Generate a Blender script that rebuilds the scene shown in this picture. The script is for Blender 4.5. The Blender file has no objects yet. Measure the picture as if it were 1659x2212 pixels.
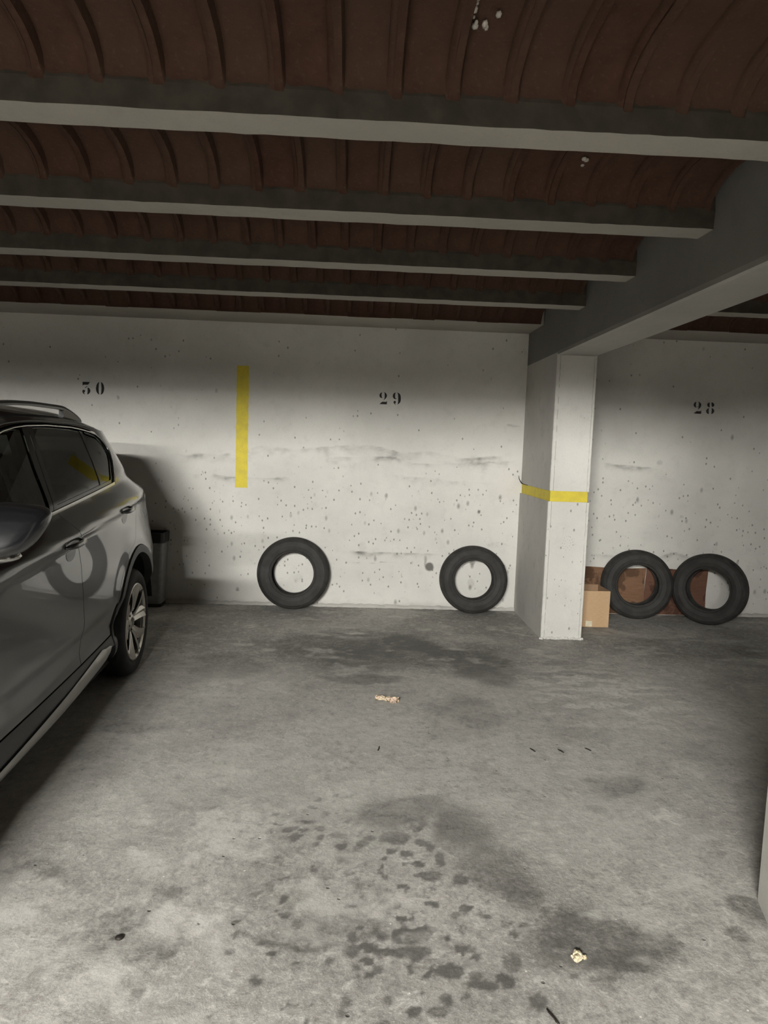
import bpy, bmesh, math, random
import numpy as np
from mathutils import Vector, Matrix
from mathutils.geometry import delaunay_2d_cdt
random.seed(7)
PI = math.pi
S = bpy.context.scene
COL = S.collection

# ------------------------------------------------------------------ camera
def camera_axes(yaw, pit, rol):
    f = np.array([math.sin(yaw) * math.cos(pit), math.cos(yaw) * math.cos(pit), -math.sin(pit)])
    r = np.array([math.cos(yaw), -math.sin(yaw), 0.0])
    d = np.cross(f, r)
    c, s = math.cos(rol), math.sin(rol)
    return c * r + s * d, c * d - s * r, f
cam_data = bpy.data.cameras.new('camera')
cam_data.sensor_fit = 'HORIZONTAL'
cam_data.sensor_width = 36.0
cam_data.lens = 36.0 * 1503.2218 / 1659.0
cam_data.clip_start = 0.02
cam = bpy.data.objects.new('camera', cam_data)
COL.objects.link(cam)
_r, _d, _f = camera_axes(0.0424, 0.0959, -0.0343)
cam.matrix_world = Matrix(((_r[0], -_d[0], -_f[0], 0.0), (_r[1], -_d[1], -_f[1], 0.0), (_r[2], -_d[2], -_f[2], 1.5), (0, 0, 0, 1)))
S.camera = cam

# ------------------------------------------------------------------ world, lamps' strength, exposure
W = bpy.data.worlds.new('world'); S.world = W; W.use_nodes = True
W.node_tree.nodes['Background'].inputs[0].default_value = (0.0, 0.0, 0.0, 1)
TUBE_LIGHT = 1900.0
TUBES = [(-1.15, -2.5, 2.529, 1.2), (-1.5, -5.9, 2.514, 1.2)]            # centre x, y, z, length of the fluorescent tubes behind the viewer
S.view_settings.view_transform = 'Standard'
S.view_settings.look = 'None'
S.view_settings.gamma = 1.0
S.view_settings.use_curve_mapping = False
S.view_settings.exposure = 1.0
S.cycles.max_bounces = 10
S.cycles.diffuse_bounces = 6

# ------------------------------------------------------------------ helpers
def link(name, me, m=None, parent=None):
    o = bpy.data.objects.new(name, me); COL.objects.link(o)
    if m is not None and me is not None and len(me.materials) == 0:
        me.materials.append(m)
    if parent is not None:
        o.parent = parent
    return o
def mesh(name, vs, fs, m=None, parent=None, smooth=False):
    me = bpy.data.meshes.new(name)
    me.from_pydata([tuple(map(float, v)) for v in vs], [], [tuple(map(int, f)) for f in fs])
    if smooth:
        me.polygons.foreach_set('use_smooth', [True] * len(me.polygons))
    me.update()
    return link(name, me, m, parent)
def from_bm(name, bm, m=None, parent=None, smooth=False, angle=None):
    bmesh.ops.recalc_face_normals(bm, faces=bm.faces)
    me = bpy.data.meshes.new(name); bm.to_mesh(me); bm.free()
    if smooth:
        me.polygons.foreach_set('use_smooth', [True] * len(me.polygons))
        if angle:
            me.set_sharp_from_angle(angle=math.radians(angle))
    return link(name, me, m, parent)
def thing(name, label, cat, loc=(0, 0, 0), rz=0.0, group=None):
    o = bpy.data.objects.new(name, None); COL.objects.link(o)
    o.empty_display_size = 0.1
    o.location = loc; o.rotation_euler = (0, 0, rz)
    return tag(o, label, cat, group)
def tag(o, label, cat=None, group=None):
    o['label'] = label
    if cat: o['category'] = cat
    if group: o['group'] = group
    return o
def struct(o, label=None):
    o['kind'] = 'structure'
    if label: o['label'] = label
    return o
def add_box(bm, x0, x1, y0, y1, z0, z1, mat=None, bevel=0.0):
    r = bmesh.ops.create_cube(bm, size=1.0)
    vs = r['verts']
    for v in vs:
        v.co = Vector(((x0 + x1) / 2 + v.co.x * (x1 - x0), (y0 + y1) / 2 + v.co.y * (y1 - y0), (z0 + z1) / 2 + v.co.z * (z1 - z0)))
    if bevel:
        es = list({e for v in vs for e in v.link_edges})
        vs = bmesh.ops.bevel(bm, geom=es, offset=bevel, segments=2, affect='EDGES', profile=0.6)['verts']
    if mat is not None:
        for v in vs: v.co = mat @ v.co
    return vs
def tube_bm(bm, pts, rad, seg=8, cap=True):
    """A swept round bar through pts; rad is one radius or one per point."""
    pts = [Vector(p) for p in pts]
    rads = rad if isinstance(rad, (list, tuple)) else [rad] * len(pts)
    rings = []
    up = Vector((0.13, 0.21, 0.97))
    for i, p in enumerate(pts):
        t = (pts[min(i + 1, len(pts) - 1)] - pts[max(i - 1, 0)]).normalized()
        a = t.cross(up)
        if a.length < 1e-4: a = t.cross(Vector((1, 0, 0)))
        a.normalize(); b = t.cross(a)
        rings.append([bm.verts.new(p + rads[i] * (math.cos(k * 2 * PI / seg) * a + math.sin(k * 2 * PI / seg) * b)) for k in range(seg)])
    for i in range(len(rings) - 1):
        for k in range(seg):
            bm.faces.new((rings[i][k], rings[i][(k + 1) % seg], rings[i + 1][(k + 1) % seg], rings[i + 1][k]))
    if cap:
        bm.faces.new(rings[0][::-1]); bm.faces.new(rings[-1])
def lathe_bm(bm, prof, seg=48, axis='Y', closed=False, rmod=None):
    """Spin (radius, along) points about an axis."""
    n = len(prof); rings = []
    for k in range(seg):
        a = 2 * PI * k / seg; c, s = math.cos(a), math.sin(a)
        ring = []
        for i, (r, h) in enumerate(prof):
            if rmod: r = rmod(i, k, r)
            co = {'Y': (r * c, h, r * s), 'X': (h, r * c, r * s), 'Z': (r * c, r * s, h)}[axis]
            ring.append(bm.verts.new(co))
        rings.append(ring)
    for k in range(seg):
        A, B = rings[k], rings[(k + 1) % seg]
        for i in range(n if closed else n - 1):
            j = (i + 1) % n
            bm.faces.new((A[i], A[j], B[j], B[i]))
    return rings
def surf(name, fn, ns, nt, m, parent=None, smooth=True, flip=False):
    vs, fs = [], []
    for j in range(nt + 1):
        for i in range(ns + 1):
            vs.append(fn(i / ns, j / nt))
    for j in range(nt):
        for i in range(ns):
            a = j * (ns + 1) + i
            f = (a, a + 1, a + ns + 2, a + ns + 1)
            fs.append(f[::-1] if flip else f)
    return mesh(name, vs, fs, m, parent, smooth)

# value noise in numpy for stains and wear
def vnoise(x, y, seed=0):
    xi = np.floor(x).astype(np.int64); yi = np.floor(y).astype(np.int64)
    fx = x - xi; fy = y - yi
    fx = fx * fx * (3 - 2 * fx); fy = fy * fy * (3 - 2 * fy)
    def h(a, b):
        n = (a * 374761393 + b * 668265263 + seed * 2147483647 + 1013904223) & 0xffffffff
        n = ((n ^ (n >> 13)) * 1274126177) & 0xffffffff
        n = n ^ (n >> 16)
        return (n & 0xffff) / 65535.0
    return (h(xi, yi) * (1 - fx) + h(xi + 1, yi) * fx) * (1 - fy) + (h(xi, yi + 1) * (1 - fx) + h(xi + 1, yi + 1) * fx) * fy
def fbm(x, y, sc, oc=4, seed=0):
    t = 0.0; a = 0.5; n = 0.0
    for k in range(oc):
        t = t + a * vnoise(x * sc, y * sc, seed + 17 * k); n += a; a *= 0.55; sc *= 2.03
    return t / n
def sstep(a, b, x):
    t = np.clip((x - a) / (b - a), 0, 1); return t * t * (3 - 2 * t)

# ------------------------------------------------------------------ materials
class NT:
    def __init__(s, name):
        s.m = bpy.data.materials.new(name); s.m.use_nodes = True
        s.t = s.m.node_tree; s.t.nodes.clear()
        s.out = s.t.nodes.new('ShaderNodeOutputMaterial')
    def n(s, typ, inp=None, **props):
        nd = s.t.nodes.new(typ)
        for k, v in props.items(): setattr(nd, k, v)
        for k, v in (inp or {}).items(): s.set(nd.inputs[k], v)
        return nd
    def set(s, sock, v):
        if isinstance(v, bpy.types.NodeSocket): s.t.links.new(v, sock)
        elif isinstance(v, bpy.types.Node): s.t.links.new(v.outputs[0], sock)
        else:
            if sock.type == 'RGBA' and len(v) == 3: v = (*v, 1)
            sock.default_value = v
    def math(s, op, a, b=0.0, c=0.0, clamp=False):
        nd = s.n('ShaderNodeMath', operation=op, use_clamp=clamp)
        for i, v in enumerate((a, b, c)): s.set(nd.inputs[i], v)
        return nd.outputs[0]
    def mix(s, f, a, b, blend='MIX'):
        nd = s.n('ShaderNodeMix', data_type='RGBA', blend_type=blend)
        s.set(nd.inputs[0], f); s.set(nd.inputs[6], a); s.set(nd.inputs[7], b)
        return nd.outputs[2]
    def ramp(s, f, lo, hi, a=0.0, b=1.0):
        nd = s.n('ShaderNodeMapRange', interpolation_type='SMOOTHSTEP')
        for i, v in enumerate((f, lo, hi, a, b)): s.set(nd.inputs[i], v)
        return nd.outputs[0]
    def coord(s, kind='Object', scale=(1, 1, 1)):
        tc = s.n('ShaderNodeTexCoord')
        mp = s.n('ShaderNodeMapping', {'Vector': tc.outputs[kind], 'Scale': scale})
        return mp.outputs[0]
    def noise(s, vec, scale, detail=4.0, rough=0.55, dist=0.0):
        nd = s.n('ShaderNodeTexNoise', {'Vector': vec, 'Scale': scale, 'Detail': detail, 'Roughness': rough, 'Distortion': dist})
        return nd.outputs[0]
    def voro(s, vec, scale, feature='F1', rnd=1.0):
        return s.n('ShaderNodeTexVoronoi', {'Vector': vec, 'Scale': scale, 'Randomness': rnd}, feature=feature)
    def attr(s, name):
        return s.n('ShaderNodeAttribute', attribute_name=name).outputs['Fac']
    def done(s, base, rough=0.6, metal=0.0, bump=None, bstr=0.3, bdist=0.01, coat=0.0, spec=0.5, emit=None, estr=0.0):
        p = s.n('ShaderNodeBsdfPrincipled', {'Base Color': base, 'Roughness': rough, 'Metallic': metal, 'Specular IOR Level': spec})
        if coat: s.set(p.inputs['Coat Weight'], coat); s.set(p.inputs['Coat Roughness'], 0.03)
        if bump is not None:
            b = s.n('ShaderNodeBump', {'Height': bump, 'Strength': bstr, 'Distance': bdist}); s.t.links.new(b.outputs[0], p.inputs['Normal'])
        if emit: s.set(p.inputs['Emission Color'], emit); s.set(p.inputs['Emission Strength'], estr)
        s.t.links.new(p.outputs[0], s.out.inputs[0])
        return s.m
def plain(name, col, rough=0.5, metal=0.0, var=0.12, sc=18.0, coat=0.0, spec=0.5, bump=0.0, **k):
    t = NT(name); v = t.coord(); nz = t.noise(v, sc, 5)
    c = t.mix(t.ramp(nz, 0.3, 0.7), tuple(x * (1 - var) for x in col), tuple(min(1, x * (1 + var)) for x in col))
    return t.done(c, rough, metal, bump=t.noise(v, sc * 6, 3) if bump else None, bstr=bump, bdist=0.004, coat=coat, spec=spec, **k)

def make_floor_mat():
    t = NT('stained_concrete_floor'); v = t.coord()
    big = t.noise(v, 1.3, 6, 0.6, 0.4); mid = t.noise(v, 7.0, 8, 0.68, 0.6); fine = t.noise(v, 55.0, 6, 0.7); grit = t.noise(v, 240.0, 3, 0.7)
    c = t.mix(t.ramp(big, 0.32, 0.68), (0.285, 0.274, 0.252), (0.455, 0.440, 0.405))
    c = t.mix(t.math('MULTIPLY', t.ramp(mid, 0.46, 0.70), 0.6), c, (0.215, 0.205, 0.188))
    c = t.mix(t.math('MULTIPLY', t.ramp(t.noise(v, 11.0, 8, 0.7, 0.9), 0.54, 0.68), 0.6), c, (0.60, 0.585, 0.545))
    c = t.mix(t.math('MULTIPLY', t.ramp(t.noise(v, 3.1, 3), 0.6, 0.75), 0.25), c, (0.30, 0.32, 0.24))
    c = t.mix(t.math('MULTIPLY', t.ramp(fine, 0.42, 0.72), 0.5), c, (0.16, 0.153, 0.14))
    c = t.mix(t.math('MULTIPLY', t.ramp(grit, 0.5, 0.75), 0.5), c, (0.66, 0.645, 0.60))
    md3 = t.noise(v, 24.0, 7, 0.72, 0.8)
    c = t.mix(t.math('MULTIPLY', t.ramp(md3, 0.53, 0.66), 0.5), c, (0.62, 0.60, 0.555))
    c = t.mix(t.math('MULTIPLY', t.ramp(md3, 0.47, 0.36), 0.5), c, (0.19, 0.182, 0.165))
    vo = t.voro(v, 26.0)
    chip = t.math('MULTIPLY', t.ramp(vo.outputs['Distance'], 0.12, 0.06), t.ramp(t.n('ShaderNodeSeparateColor', {0: vo.outputs['Color']}).outputs[0], 0.9, 0.93))
    c = t.mix(chip, c, (0.72, 0.70, 0.65))
    vo2 = t.voro(v, 17.0)
    pit = t.math('MULTIPLY', t.ramp(vo2.outputs['Distance'], 0.13, 0.05), t.ramp(t.n('ShaderNodeSeparateColor', {0: vo2.outputs['Color']}).outputs[1], 0.86, 0.9))
    c = t.mix(t.math('MULTIPLY', pit, 0.65), c, (0.09, 0.085, 0.075))
    st = t.attr('stain')
    md2 = t.noise(v, 22.0, 6, 0.65, 0.5)
    stw = t.math('ADD', st, t.math('MULTIPLY', t.math('ADD', t.math('SUBTRACT', fine, 0.5), t.math('SUBTRACT', md2, 0.5)), t.math('MULTIPLY', t.ramp(st, 0.02, 0.2), 0.55)))
    dk = t.math('MULTIPLY', t.ramp(stw, 0.06, 0.80), 0.84)
    c = t.mix(dk, c, (0.072, 0.070, 0.063))
    sc = t.math('MULTIPLY', t.attr('scuff_and_light'), t.ramp(t.math('ADD', t.math('MULTIPLY', md2, 0.6), t.math('MULTIPLY', fine, 0.4)), 0.34, 0.56))
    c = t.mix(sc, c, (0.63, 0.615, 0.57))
    h = t.math('ADD', t.math('MULTIPLY', mid, 0.8), t.math('ADD', t.math('MULTIPLY', fine, 0.5), t.math('MULTIPLY', pit, -0.8)))
    ro = t.math('SUBTRACT', 0.82, t.math('MULTIPLY', dk, 0.22))
    return t.done(c, ro, bump=h, bstr=0.5, bdist=0.012, spec=0.35)
def make_wall_mat(name, base=(0.66, 0.645, 0.605), pits=True, grime=1.0, pitsize=1.0):
    t = NT(name); v = t.coord()
    big = t.noise(v, 1.1, 5, 0.6, 0.3); mid = t.noise(v, 9.0, 7, 0.65); fine = t.noise(v, 90.0, 5, 0.7)
    b = np.array(base)
    c = t.mix(t.ramp(big, 0.3, 0.7), tuple(b * 0.9), tuple(b * 1.06))
    c = t.mix(t.math('MULTIPLY', t.ramp(mid, 0.5, 0.75), 0.3 * grime), c, tuple(b * 0.72))
    c = t.mix(t.math('MULTIPLY', t.ramp(fine, 0.45, 0.75), 0.25), c, tuple(b * 0.7))
    h = t.math('ADD', t.math('MULTIPLY', fine, 0.35), t.math('MULTIPLY', mid, 0.6))
    if pits:
        vp = t.coord(scale=(1, 1, 0.6))
        vo = t.voro(vp, 15.0); rgb = t.n('ShaderNodeSeparateColor', {0: vo.outputs['Color']})
        vo3 = t.voro(t.coord(scale=(1, 1, 0.7)), 25.0); rgb3 = t.n('ShaderNodeSeparateColor', {0: vo3.outputs['Color']})
        zz = t.n('ShaderNodeSeparateXYZ', {0: t.coord()}).outputs[2]
        band = t.math('ADD', t.math('MULTIPLY', t.math('MULTIPLY', t.ramp(zz, 1.3, 1.05), t.ramp(zz, 0.05, 0.3)), 0.62), 0.10)
        on = t.math('LESS_THAN', rgb.outputs[0], band)
        rad = t.math('ADD', t.math('MULTIPLY', t.math('POWER', rgb.outputs[1], 1.4), 0.27 * pitsize), 0.07 * pitsize)
        pit = t.math('MULTIPLY', on, t.math('DIVIDE', t.math('SUBTRACT', rad, vo.outputs['Distance']), t.math('MULTIPLY', rad, 0.6), clamp=True))
        on3 = t.math('LESS_THAN', rgb3.outputs[0], t.math('MULTIPLY', band, 0.8))
        pit3 = t.math('MULTIPLY', on3, t.math('DIVIDE', t.math('SUBTRACT', t.math('MULTIPLY', rgb3.outputs[1], 0.36 * pitsize), vo3.outputs['Distance']), 0.09, clamp=True))
        pit = t.math('MAXIMUM', pit, pit3)
        c = t.mix(t.math('MULTIPLY', pit, 0.75), c, (0.15, 0.142, 0.13))
        h = t.math('SUBTRACT', h, t.math('MULTIPLY', pit, 1.2))
    sm = t.attr('smudge')
    c = t.mix(t.math('MULTIPLY', t.ramp(t.math('ADD', sm, t.math('MULTIPLY', t.math('SUBTRACT', mid, 0.5), 0.25)), 0.08, 0.95), 0.9), c, (0.115, 0.108, 0.098))
    return t.done(c, 0.85, bump=h, bstr=0.3, bdist=0.006, spec=0.25)
M = {}
M['floor'] = make_floor_mat()
M['wall'] = make_wall_mat('white_painted_concrete')
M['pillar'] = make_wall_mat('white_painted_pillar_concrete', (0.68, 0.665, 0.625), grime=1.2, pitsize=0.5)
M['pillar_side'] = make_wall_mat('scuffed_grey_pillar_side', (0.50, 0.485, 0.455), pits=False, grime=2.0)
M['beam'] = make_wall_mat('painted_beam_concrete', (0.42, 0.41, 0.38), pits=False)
M['beam_side'] = make_wall_mat('shade_dark_beam_side', (0.21, 0.20, 0.185), pits=False, grime=1.5)  # beam flanks darkened in colour, standing in for shade
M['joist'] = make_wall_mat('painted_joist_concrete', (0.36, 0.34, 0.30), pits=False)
M['joist_side'] = plain('dark_joist_side', (0.052, 0.044, 0.033), 0.9, var=0.25, sc=12)  # much darker than the joist underside
M['pillar_mark'] = plain('grey_scuff_mark', (0.40, 0.39, 0.365), 0.85)
M['far_wall'] = plain('bare_dark_wall', (0.11, 0.105, 0.095), 0.9)
M['slab'] = plain('bare_slab_concrete', (0.22, 0.205, 0.18), 0.9)
def make_clay():
    t = NT('terracotta_vault_clay'); v = t.coord()
    oi = t.n('ShaderNodeObjectInfo').outputs['Random']
    nz = t.noise(v, 6.0, 6, 0.65); fn = t.noise(v, 60.0, 4)
    c = t.mix(t.ramp(nz, 0.3, 0.72), (0.052, 0.025, 0.017), (0.080, 0.041, 0.029))
    c = t.mix(t.math('MULTIPLY', oi, 0.5), c, (0.080, 0.050, 0.034))
    c = t.mix(t.math('MULTIPLY', t.ramp(fn, 0.55, 0.8), 0.35), c, (0.12, 0.088, 0.068))
    return t.done(c, 0.9, bump=t.math('ADD', nz, fn), bstr=0.35, bdist=0.01, spec=0.2)
M['clay'] = make_clay()
M['mortar'] = plain('pale_mortar', (0.45, 0.42, 0.38), 0.9, bump=0.4)
def make_yellow():
    t = NT('yellow_road_paint'); v = t.coord()
    nz = t.noise(v, 14.0, 6, 0.7); fn = t.noise(v, 120.0, 3)
    c = t.mix(t.ramp(nz, 0.35, 0.75), (0.70, 0.575, 0.05), (0.57, 0.46, 0.06))
    c = t.mix(t.math('MULTIPLY', t.ramp(fn, 0.55, 0.75), 0.3), c, (0.42, 0.33, 0.08))
    return t.done(c, 0.7, bump=fn, bstr=0.25, bdist=0.004)
M['yellow'] = make_yellow()
M['stencil'] = plain('black_stencil_paint', (0.012, 0.011, 0.010), 0.7, var=0.4)
def make_faded():
    t = NT('faded_stencil_paint'); v = t.coord()
    nz = t.noise(v, 60.0, 4)
    return t.done(t.mix(t.ramp(nz, 0.4, 0.75), (0.016, 0.015, 0.014), (0.10, 0.095, 0.085)), 0.75)
M['stencil_faded'] = make_faded()
M['rubber'] = plain('dusty_tyre_rubber', (0.030, 0.029, 0.027), 0.72, var=0.3, sc=9, bump=0.15, spec=0.4)
M['rubber_tread'] = plain('worn_tyre_tread', (0.036, 0.034, 0.031), 0.8, var=0.35, sc=14, bump=0.3, spec=0.3)
M['car_tire'] = plain('car_tyre_rubber', (0.014, 0.014, 0.014), 0.7, var=0.3, spec=0.3)
M['paint'] = plain('dark_grey_car_paint', (0.0050, 0.0054, 0.0064), 0.30, var=0.03, coat=1.0)
M['gloss'] = plain('gloss_black_trim', (0.006, 0.006, 0.007), 0.12, var=0.02)
M['chrome'] = plain('bright_window_trim', (0.62, 0.62, 0.60), 0.16, 1.0, var=0.03)
M['strip'] = plain('satin_silver_sill_trim', (0.40, 0.395, 0.375), 0.34, 1.0, var=0.05)
M['plastic'] = plain('grey_black_cladding_plastic', (0.030, 0.030, 0.030), 0.45, var=0.12, sc=60)
M['dark'] = plain('black_inner_panel', (0.004, 0.004, 0.004), 0.9, var=0.1)
M['trimfab'] = plain('dark_seat_fabric', (0.022, 0.022, 0.023), 0.9, var=0.2, sc=80)
M['headliner'] = plain('grey_interior_trim', (0.06, 0.062, 0.062), 0.8, var=0.1)
M['belt'] = plain('grey_seat_belt_webbing', (0.30, 0.31, 0.30), 0.8, var=0.08)
M['alloy'] = plain('silver_alloy', (0.52, 0.50, 0.46), 0.3, 1.0, var=0.06)
M['alloy_dark'] = plain('dark_silver_wheel_barrel', (0.20, 0.195, 0.18), 0.45, 0.9, var=0.08)  # dark silver of the rim barrel and hub caps
M['redlamp'] = plain('red_lamp_lens', (0.16, 0.012, 0.010), 0.12, var=0.05, coat=1.0)
M['lamp'] = plain('clear_headlamp', (0.35, 0.36, 0.37), 0.12, 0.6, var=0.05, coat=1.0)
M['rail'] = plain('black_roof_rail', (0.020, 0.020, 0.020), 0.35, var=0.1)
def make_glass(name, tint):
    t = NT(name)
    fr = t.n('ShaderNodeFresnel', {'IOR': 1.52})
    tr = t.n('ShaderNodeBsdfTransparent', {'Color': tint}); gl = t.n('ShaderNodeBsdfGlossy', {'Color': (0.95, 0.96, 0.95), 'Roughness': 0.015})
    mx = t.n('ShaderNodeMixShader', {0: fr.outputs[0], 1: tr.outputs[0], 2: gl.outputs[0]})
    t.t.links.new(mx.outputs[0], t.out.inputs[0]); return t.m
M['glass'] = make_glass('tinted_side_glass', (0.30, 0.32, 0.31))
M['privacy'] = make_glass('dark_privacy_glass', (0.10, 0.105, 0.10))
def make_card(name, a, b, sc=30, stain=0.0):
    t = NT(name); v = t.coord(); nz = t.noise(v, 4.0, 5, 0.6, 0.5); fn = t.noise(t.coord(scale=(1, 1, 6)), sc, 4)
    c = t.mix(t.ramp(t.math('ADD', t.math('MULTIPLY', fn, 0.6), t.math('MULTIPLY', nz, 0.4)), 0.3, 0.7), a, b)
    if stain: c = t.mix(t.math('MULTIPLY', t.ramp(nz, 0.50, 0.56), stain), c, tuple(x * 0.38 for x in a))
    return t.done(c, 0.85, bump=fn, bstr=0.1, bdist=0.003, spec=0.2)
M['card'] = make_card('corrugated_cardboard', (0.50, 0.335, 0.195), (0.58, 0.40, 0.24))
M['card_in'] = make_card('shaded_cardboard', (0.30, 0.19, 0.115), (0.36, 0.235, 0.145))  # darker copy of the cardboard, standing in for shade inside the box
M['brown'] = make_card('brown_stained_sheet', (0.19, 0.105, 0.062), (0.235, 0.137, 0.082), 14, 0.75)
M['brown_red'] = make_card('reddish_brown_sheet', (0.14, 0.070, 0.047), (0.17, 0.088, 0.060), 14, 0.7)
M['tape'] = plain('cream_paper_label', (0.66, 0.60, 0.45), 0.7)
M['bin'] = plain('brushed_grey_bin', (0.30, 0.30, 0.29), 0.5, 0.35, var=0.1, sc=25)
M['bin_rim'] = plain('black_bin_liner', (0.018, 0.018, 0.018), 0.35, var=0.3)
M['enamel'] = plain('white_enamel', (0.75, 0.75, 0.72), 0.4)
def make_tube():
    t = NT('glowing_fluorescent_tube')
    e = t.n('ShaderNodeEmission', {'Color': (1.0, 0.985, 0.935, 1), 'Strength': TUBE_LIGHT})
    t.t.links.new(e.outputs[0], t.out.inputs[0]); return t.m
M['tube'] = make_tube()
def make_paper(name, cols):
    t = NT(name); v = t.coord()
    n1 = t.noise(v, 32.0, 4, 0.6, 0.8); n2 = t.noise(v, 75.0, 3)
    c = t.mix(t.ramp(n1, 0.42, 0.55), cols[0], cols[1])
    c = t.mix(t.ramp(n2, 0.54, 0.60), c, cols[2])
    return t.done(c, 0.75, bump=n2, bstr=0.6, bdist=0.006)
M['wrapper'] = make_paper('crumpled_cream_paper', ((0.62, 0.52, 0.36), (0.52, 0.38, 0.30), (0.10, 0.08, 0.04)))
M['leaf'] = make_paper('crumbly_yellow_paper', ((0.52, 0.45, 0.30), (0.60, 0.53, 0.40), (0.34, 0.26, 0.14)))
M['steel_dark'] = plain('rusty_dark_steel', (0.03, 0.024, 0.02), 0.6, 0.4)
# ================================================================== THE SETTING
D = 6.343                      # plane of the back wall
BX0, BX1, BZ = 1.5226, 1.8429, 2.2357      # big beam and pillar
PY = 5.387                     # pillar front
JZ, JW, JP, JY = 2.4839, 0.1424, 0.8495, 2.2277   # joist underside, width, pitch, near edge of the first one in view
RX0, RX1, RY0 = -13.0, 9.0, -12.0
SLAB = 2.80

SPOTS=[(-0.01,2.482,0.022,0.019,0.9),(0.073,2.49,0.023,0.019,0.7),(0.192,2.542,0.045,0.05,0.7),(0.408,2.619,0.029,0.0192,0.95),(0.284,2.604,0.021,0.012,0.8),(0.295,2.501,0.028,0.0251,0.8),(0.329,2.474,0.02,0.0342,0.7),(0.175,2.447,0.018,0.022,0.8),(0.233,2.432,0.022,0.019,0.7),(0.157,2.397,0.011,0.013,0.9),(0.15,2.356,0.009,0.015,0.9),(0.275,2.37,0.023,0.0181,0.8),(0.36,2.4,0.019,0.0383,0.7),(0.315,2.311,0.041,0.0303,0.6),(0.416,2.283,0.026,0.0263,0.7),(0.213,2.251,0.018,0.016,0.7),(0.291,2.157,0.028,0.0211,0.7),(0.407,2.132,0.024,0.0192,0.8),(0.201,2.074,0.021,0.0161,0.8),(0.267,2.03,0.034,0.017,0.85),(0.202,2.006,0.04,0.0321,0.85),(0.08,1.956,0.029,0.02,0.8),(0.072,1.901,0.014,0.012,0.85),(0.059,2.029,0.019,0.011,0.7),(0.021,2.128,0.014,0.008,0.9),(-0.203,2.17,0.013,0.0151,0.8),(-0.203,1.915,0.012,0.0081,0.95),(-0.126,1.995,0.009,0.0081,0.9),(-0.185,2.096,0.024,0.0132,0.8),(-0.326,2.003,0.013,0.0182,0.8),(-0.334,2.067,0.009,0.0081,0.9),(-0.343,2.528,0.011,0.0132,0.9),(-0.131,2.767,0.018,0.013,0.8),(-0.109,2.82,0.011,0.0091,0.9),(-0.048,2.853,0.011,0.01,0.9),(-0.276,2.697,0.014,0.0081,0.9),(-0.264,2.631,0.016,0.011,0.8),(-0.153,2.649,0.042,0.014,0.6),(-0.157,2.587,0.017,0.011,0.8),(-0.214,2.586,0.02,0.017,0.6),(-0.287,2.577,0.018,0.0141,0.6),(-0.093,2.544,0.016,0.014,0.6),(-0.182,2.543,0.024,0.015,0.6),(-0.028,2.553,0.033,0.022,0.4),(0.216,1.934,0.051,0.0301,0.5),(0.314,1.859,0.031,0.0363,0.7),(0.358,1.948,0.013,0.0161,0.7),(0.4,1.926,0.014,0.0153,0.6),(0.147,1.938,0.019,0.017,0.6),(0.501,1.893,0.025,0.0391,0.5),(0.461,1.823,0.024,0.0318,0.7),(0.382,1.843,0.019,0.0243,0.5),(0.54,1.751,0.023,0.0291,0.5),(0.589,2.193,0.044,0.0337,0.5),(0.251,1.844,0.019,0.007,0.7),(0.193,1.719,0.017,0.01,0.8),(0.264,1.719,0.029,0.0171,0.5),(0.107,1.688,0.016,0.01,0.4),(0.485,3.209,0.014,0.0132,0.8),(-0.077,1.744,0.008,0.009,0.7),(-0.111,1.738,0.008,0.0071,0.7),(-0.136,1.737,0.008,0.01,0.6),(-0.151,1.712,0.01,0.0081,0.7),(-0.068,1.688,0.01,0.009,0.6),(0.006,1.709,0.02,0.013,0.4),(0.463,2.096,0.024,0.0153,0.5),(0.332,1.993,0.009,0.013,0.7),(0.036,1.874,0.012,0.012,0.4),(-0.134,1.898,0.013,0.0081,0.5),(-0.237,1.963,0.009,0.0091,0.5)]
PATCH=[(0.01,5.023,0.7671,0.479,0.5),(0.147,5.033,0.4172,0.278,0.55),(-0.53,4.982,0.3711,0.2738,0.35),(-0.846,4.537,0.2726,0.3593,0.4),(0.075,4.408,0.3035,0.09,0.6),(0.926,4.756,0.3027,0.4876,0.4),(0.629,3.674,0.2082,0.3014,0.3),(0.276,2.76,0.2341,0.1073,0.5),(0.509,2.64,0.113,0.1318,0.4),(0.593,2.421,0.122,0.1677,0.4),(0.63,2.284,0.098,0.1523,0.4),(0.797,2.007,0.251,0.1433,0.5),(1.332,2.143,0.072,0.1034,0.5),(1.25,2.01,0.033,0.0425,0.6),(-1.1,3.585,0.1672,0.0984,0.5),(-0.632,2.06,0.143,0.1256,0.35),(-0.58,2.243,0.092,0.0497,0.35),(-0.53,1.999,0.035,0.0995,0.45),(2.692,5.225,0.5857,0.2755,0.3),(1.215,2.963,0.1291,0.0813,0.4),(1.072,2.767,0.044,0.0351,0.55),(1.954,3.428,0.2031,0.3011,0.2),(-0.067,2.275,0.192,0.1452,0.25),(-1.08,2.367,0.095,0.047,0.3),(-0.667,1.982,0.01,0.0149,1.3)]
random.seed(11)
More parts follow.
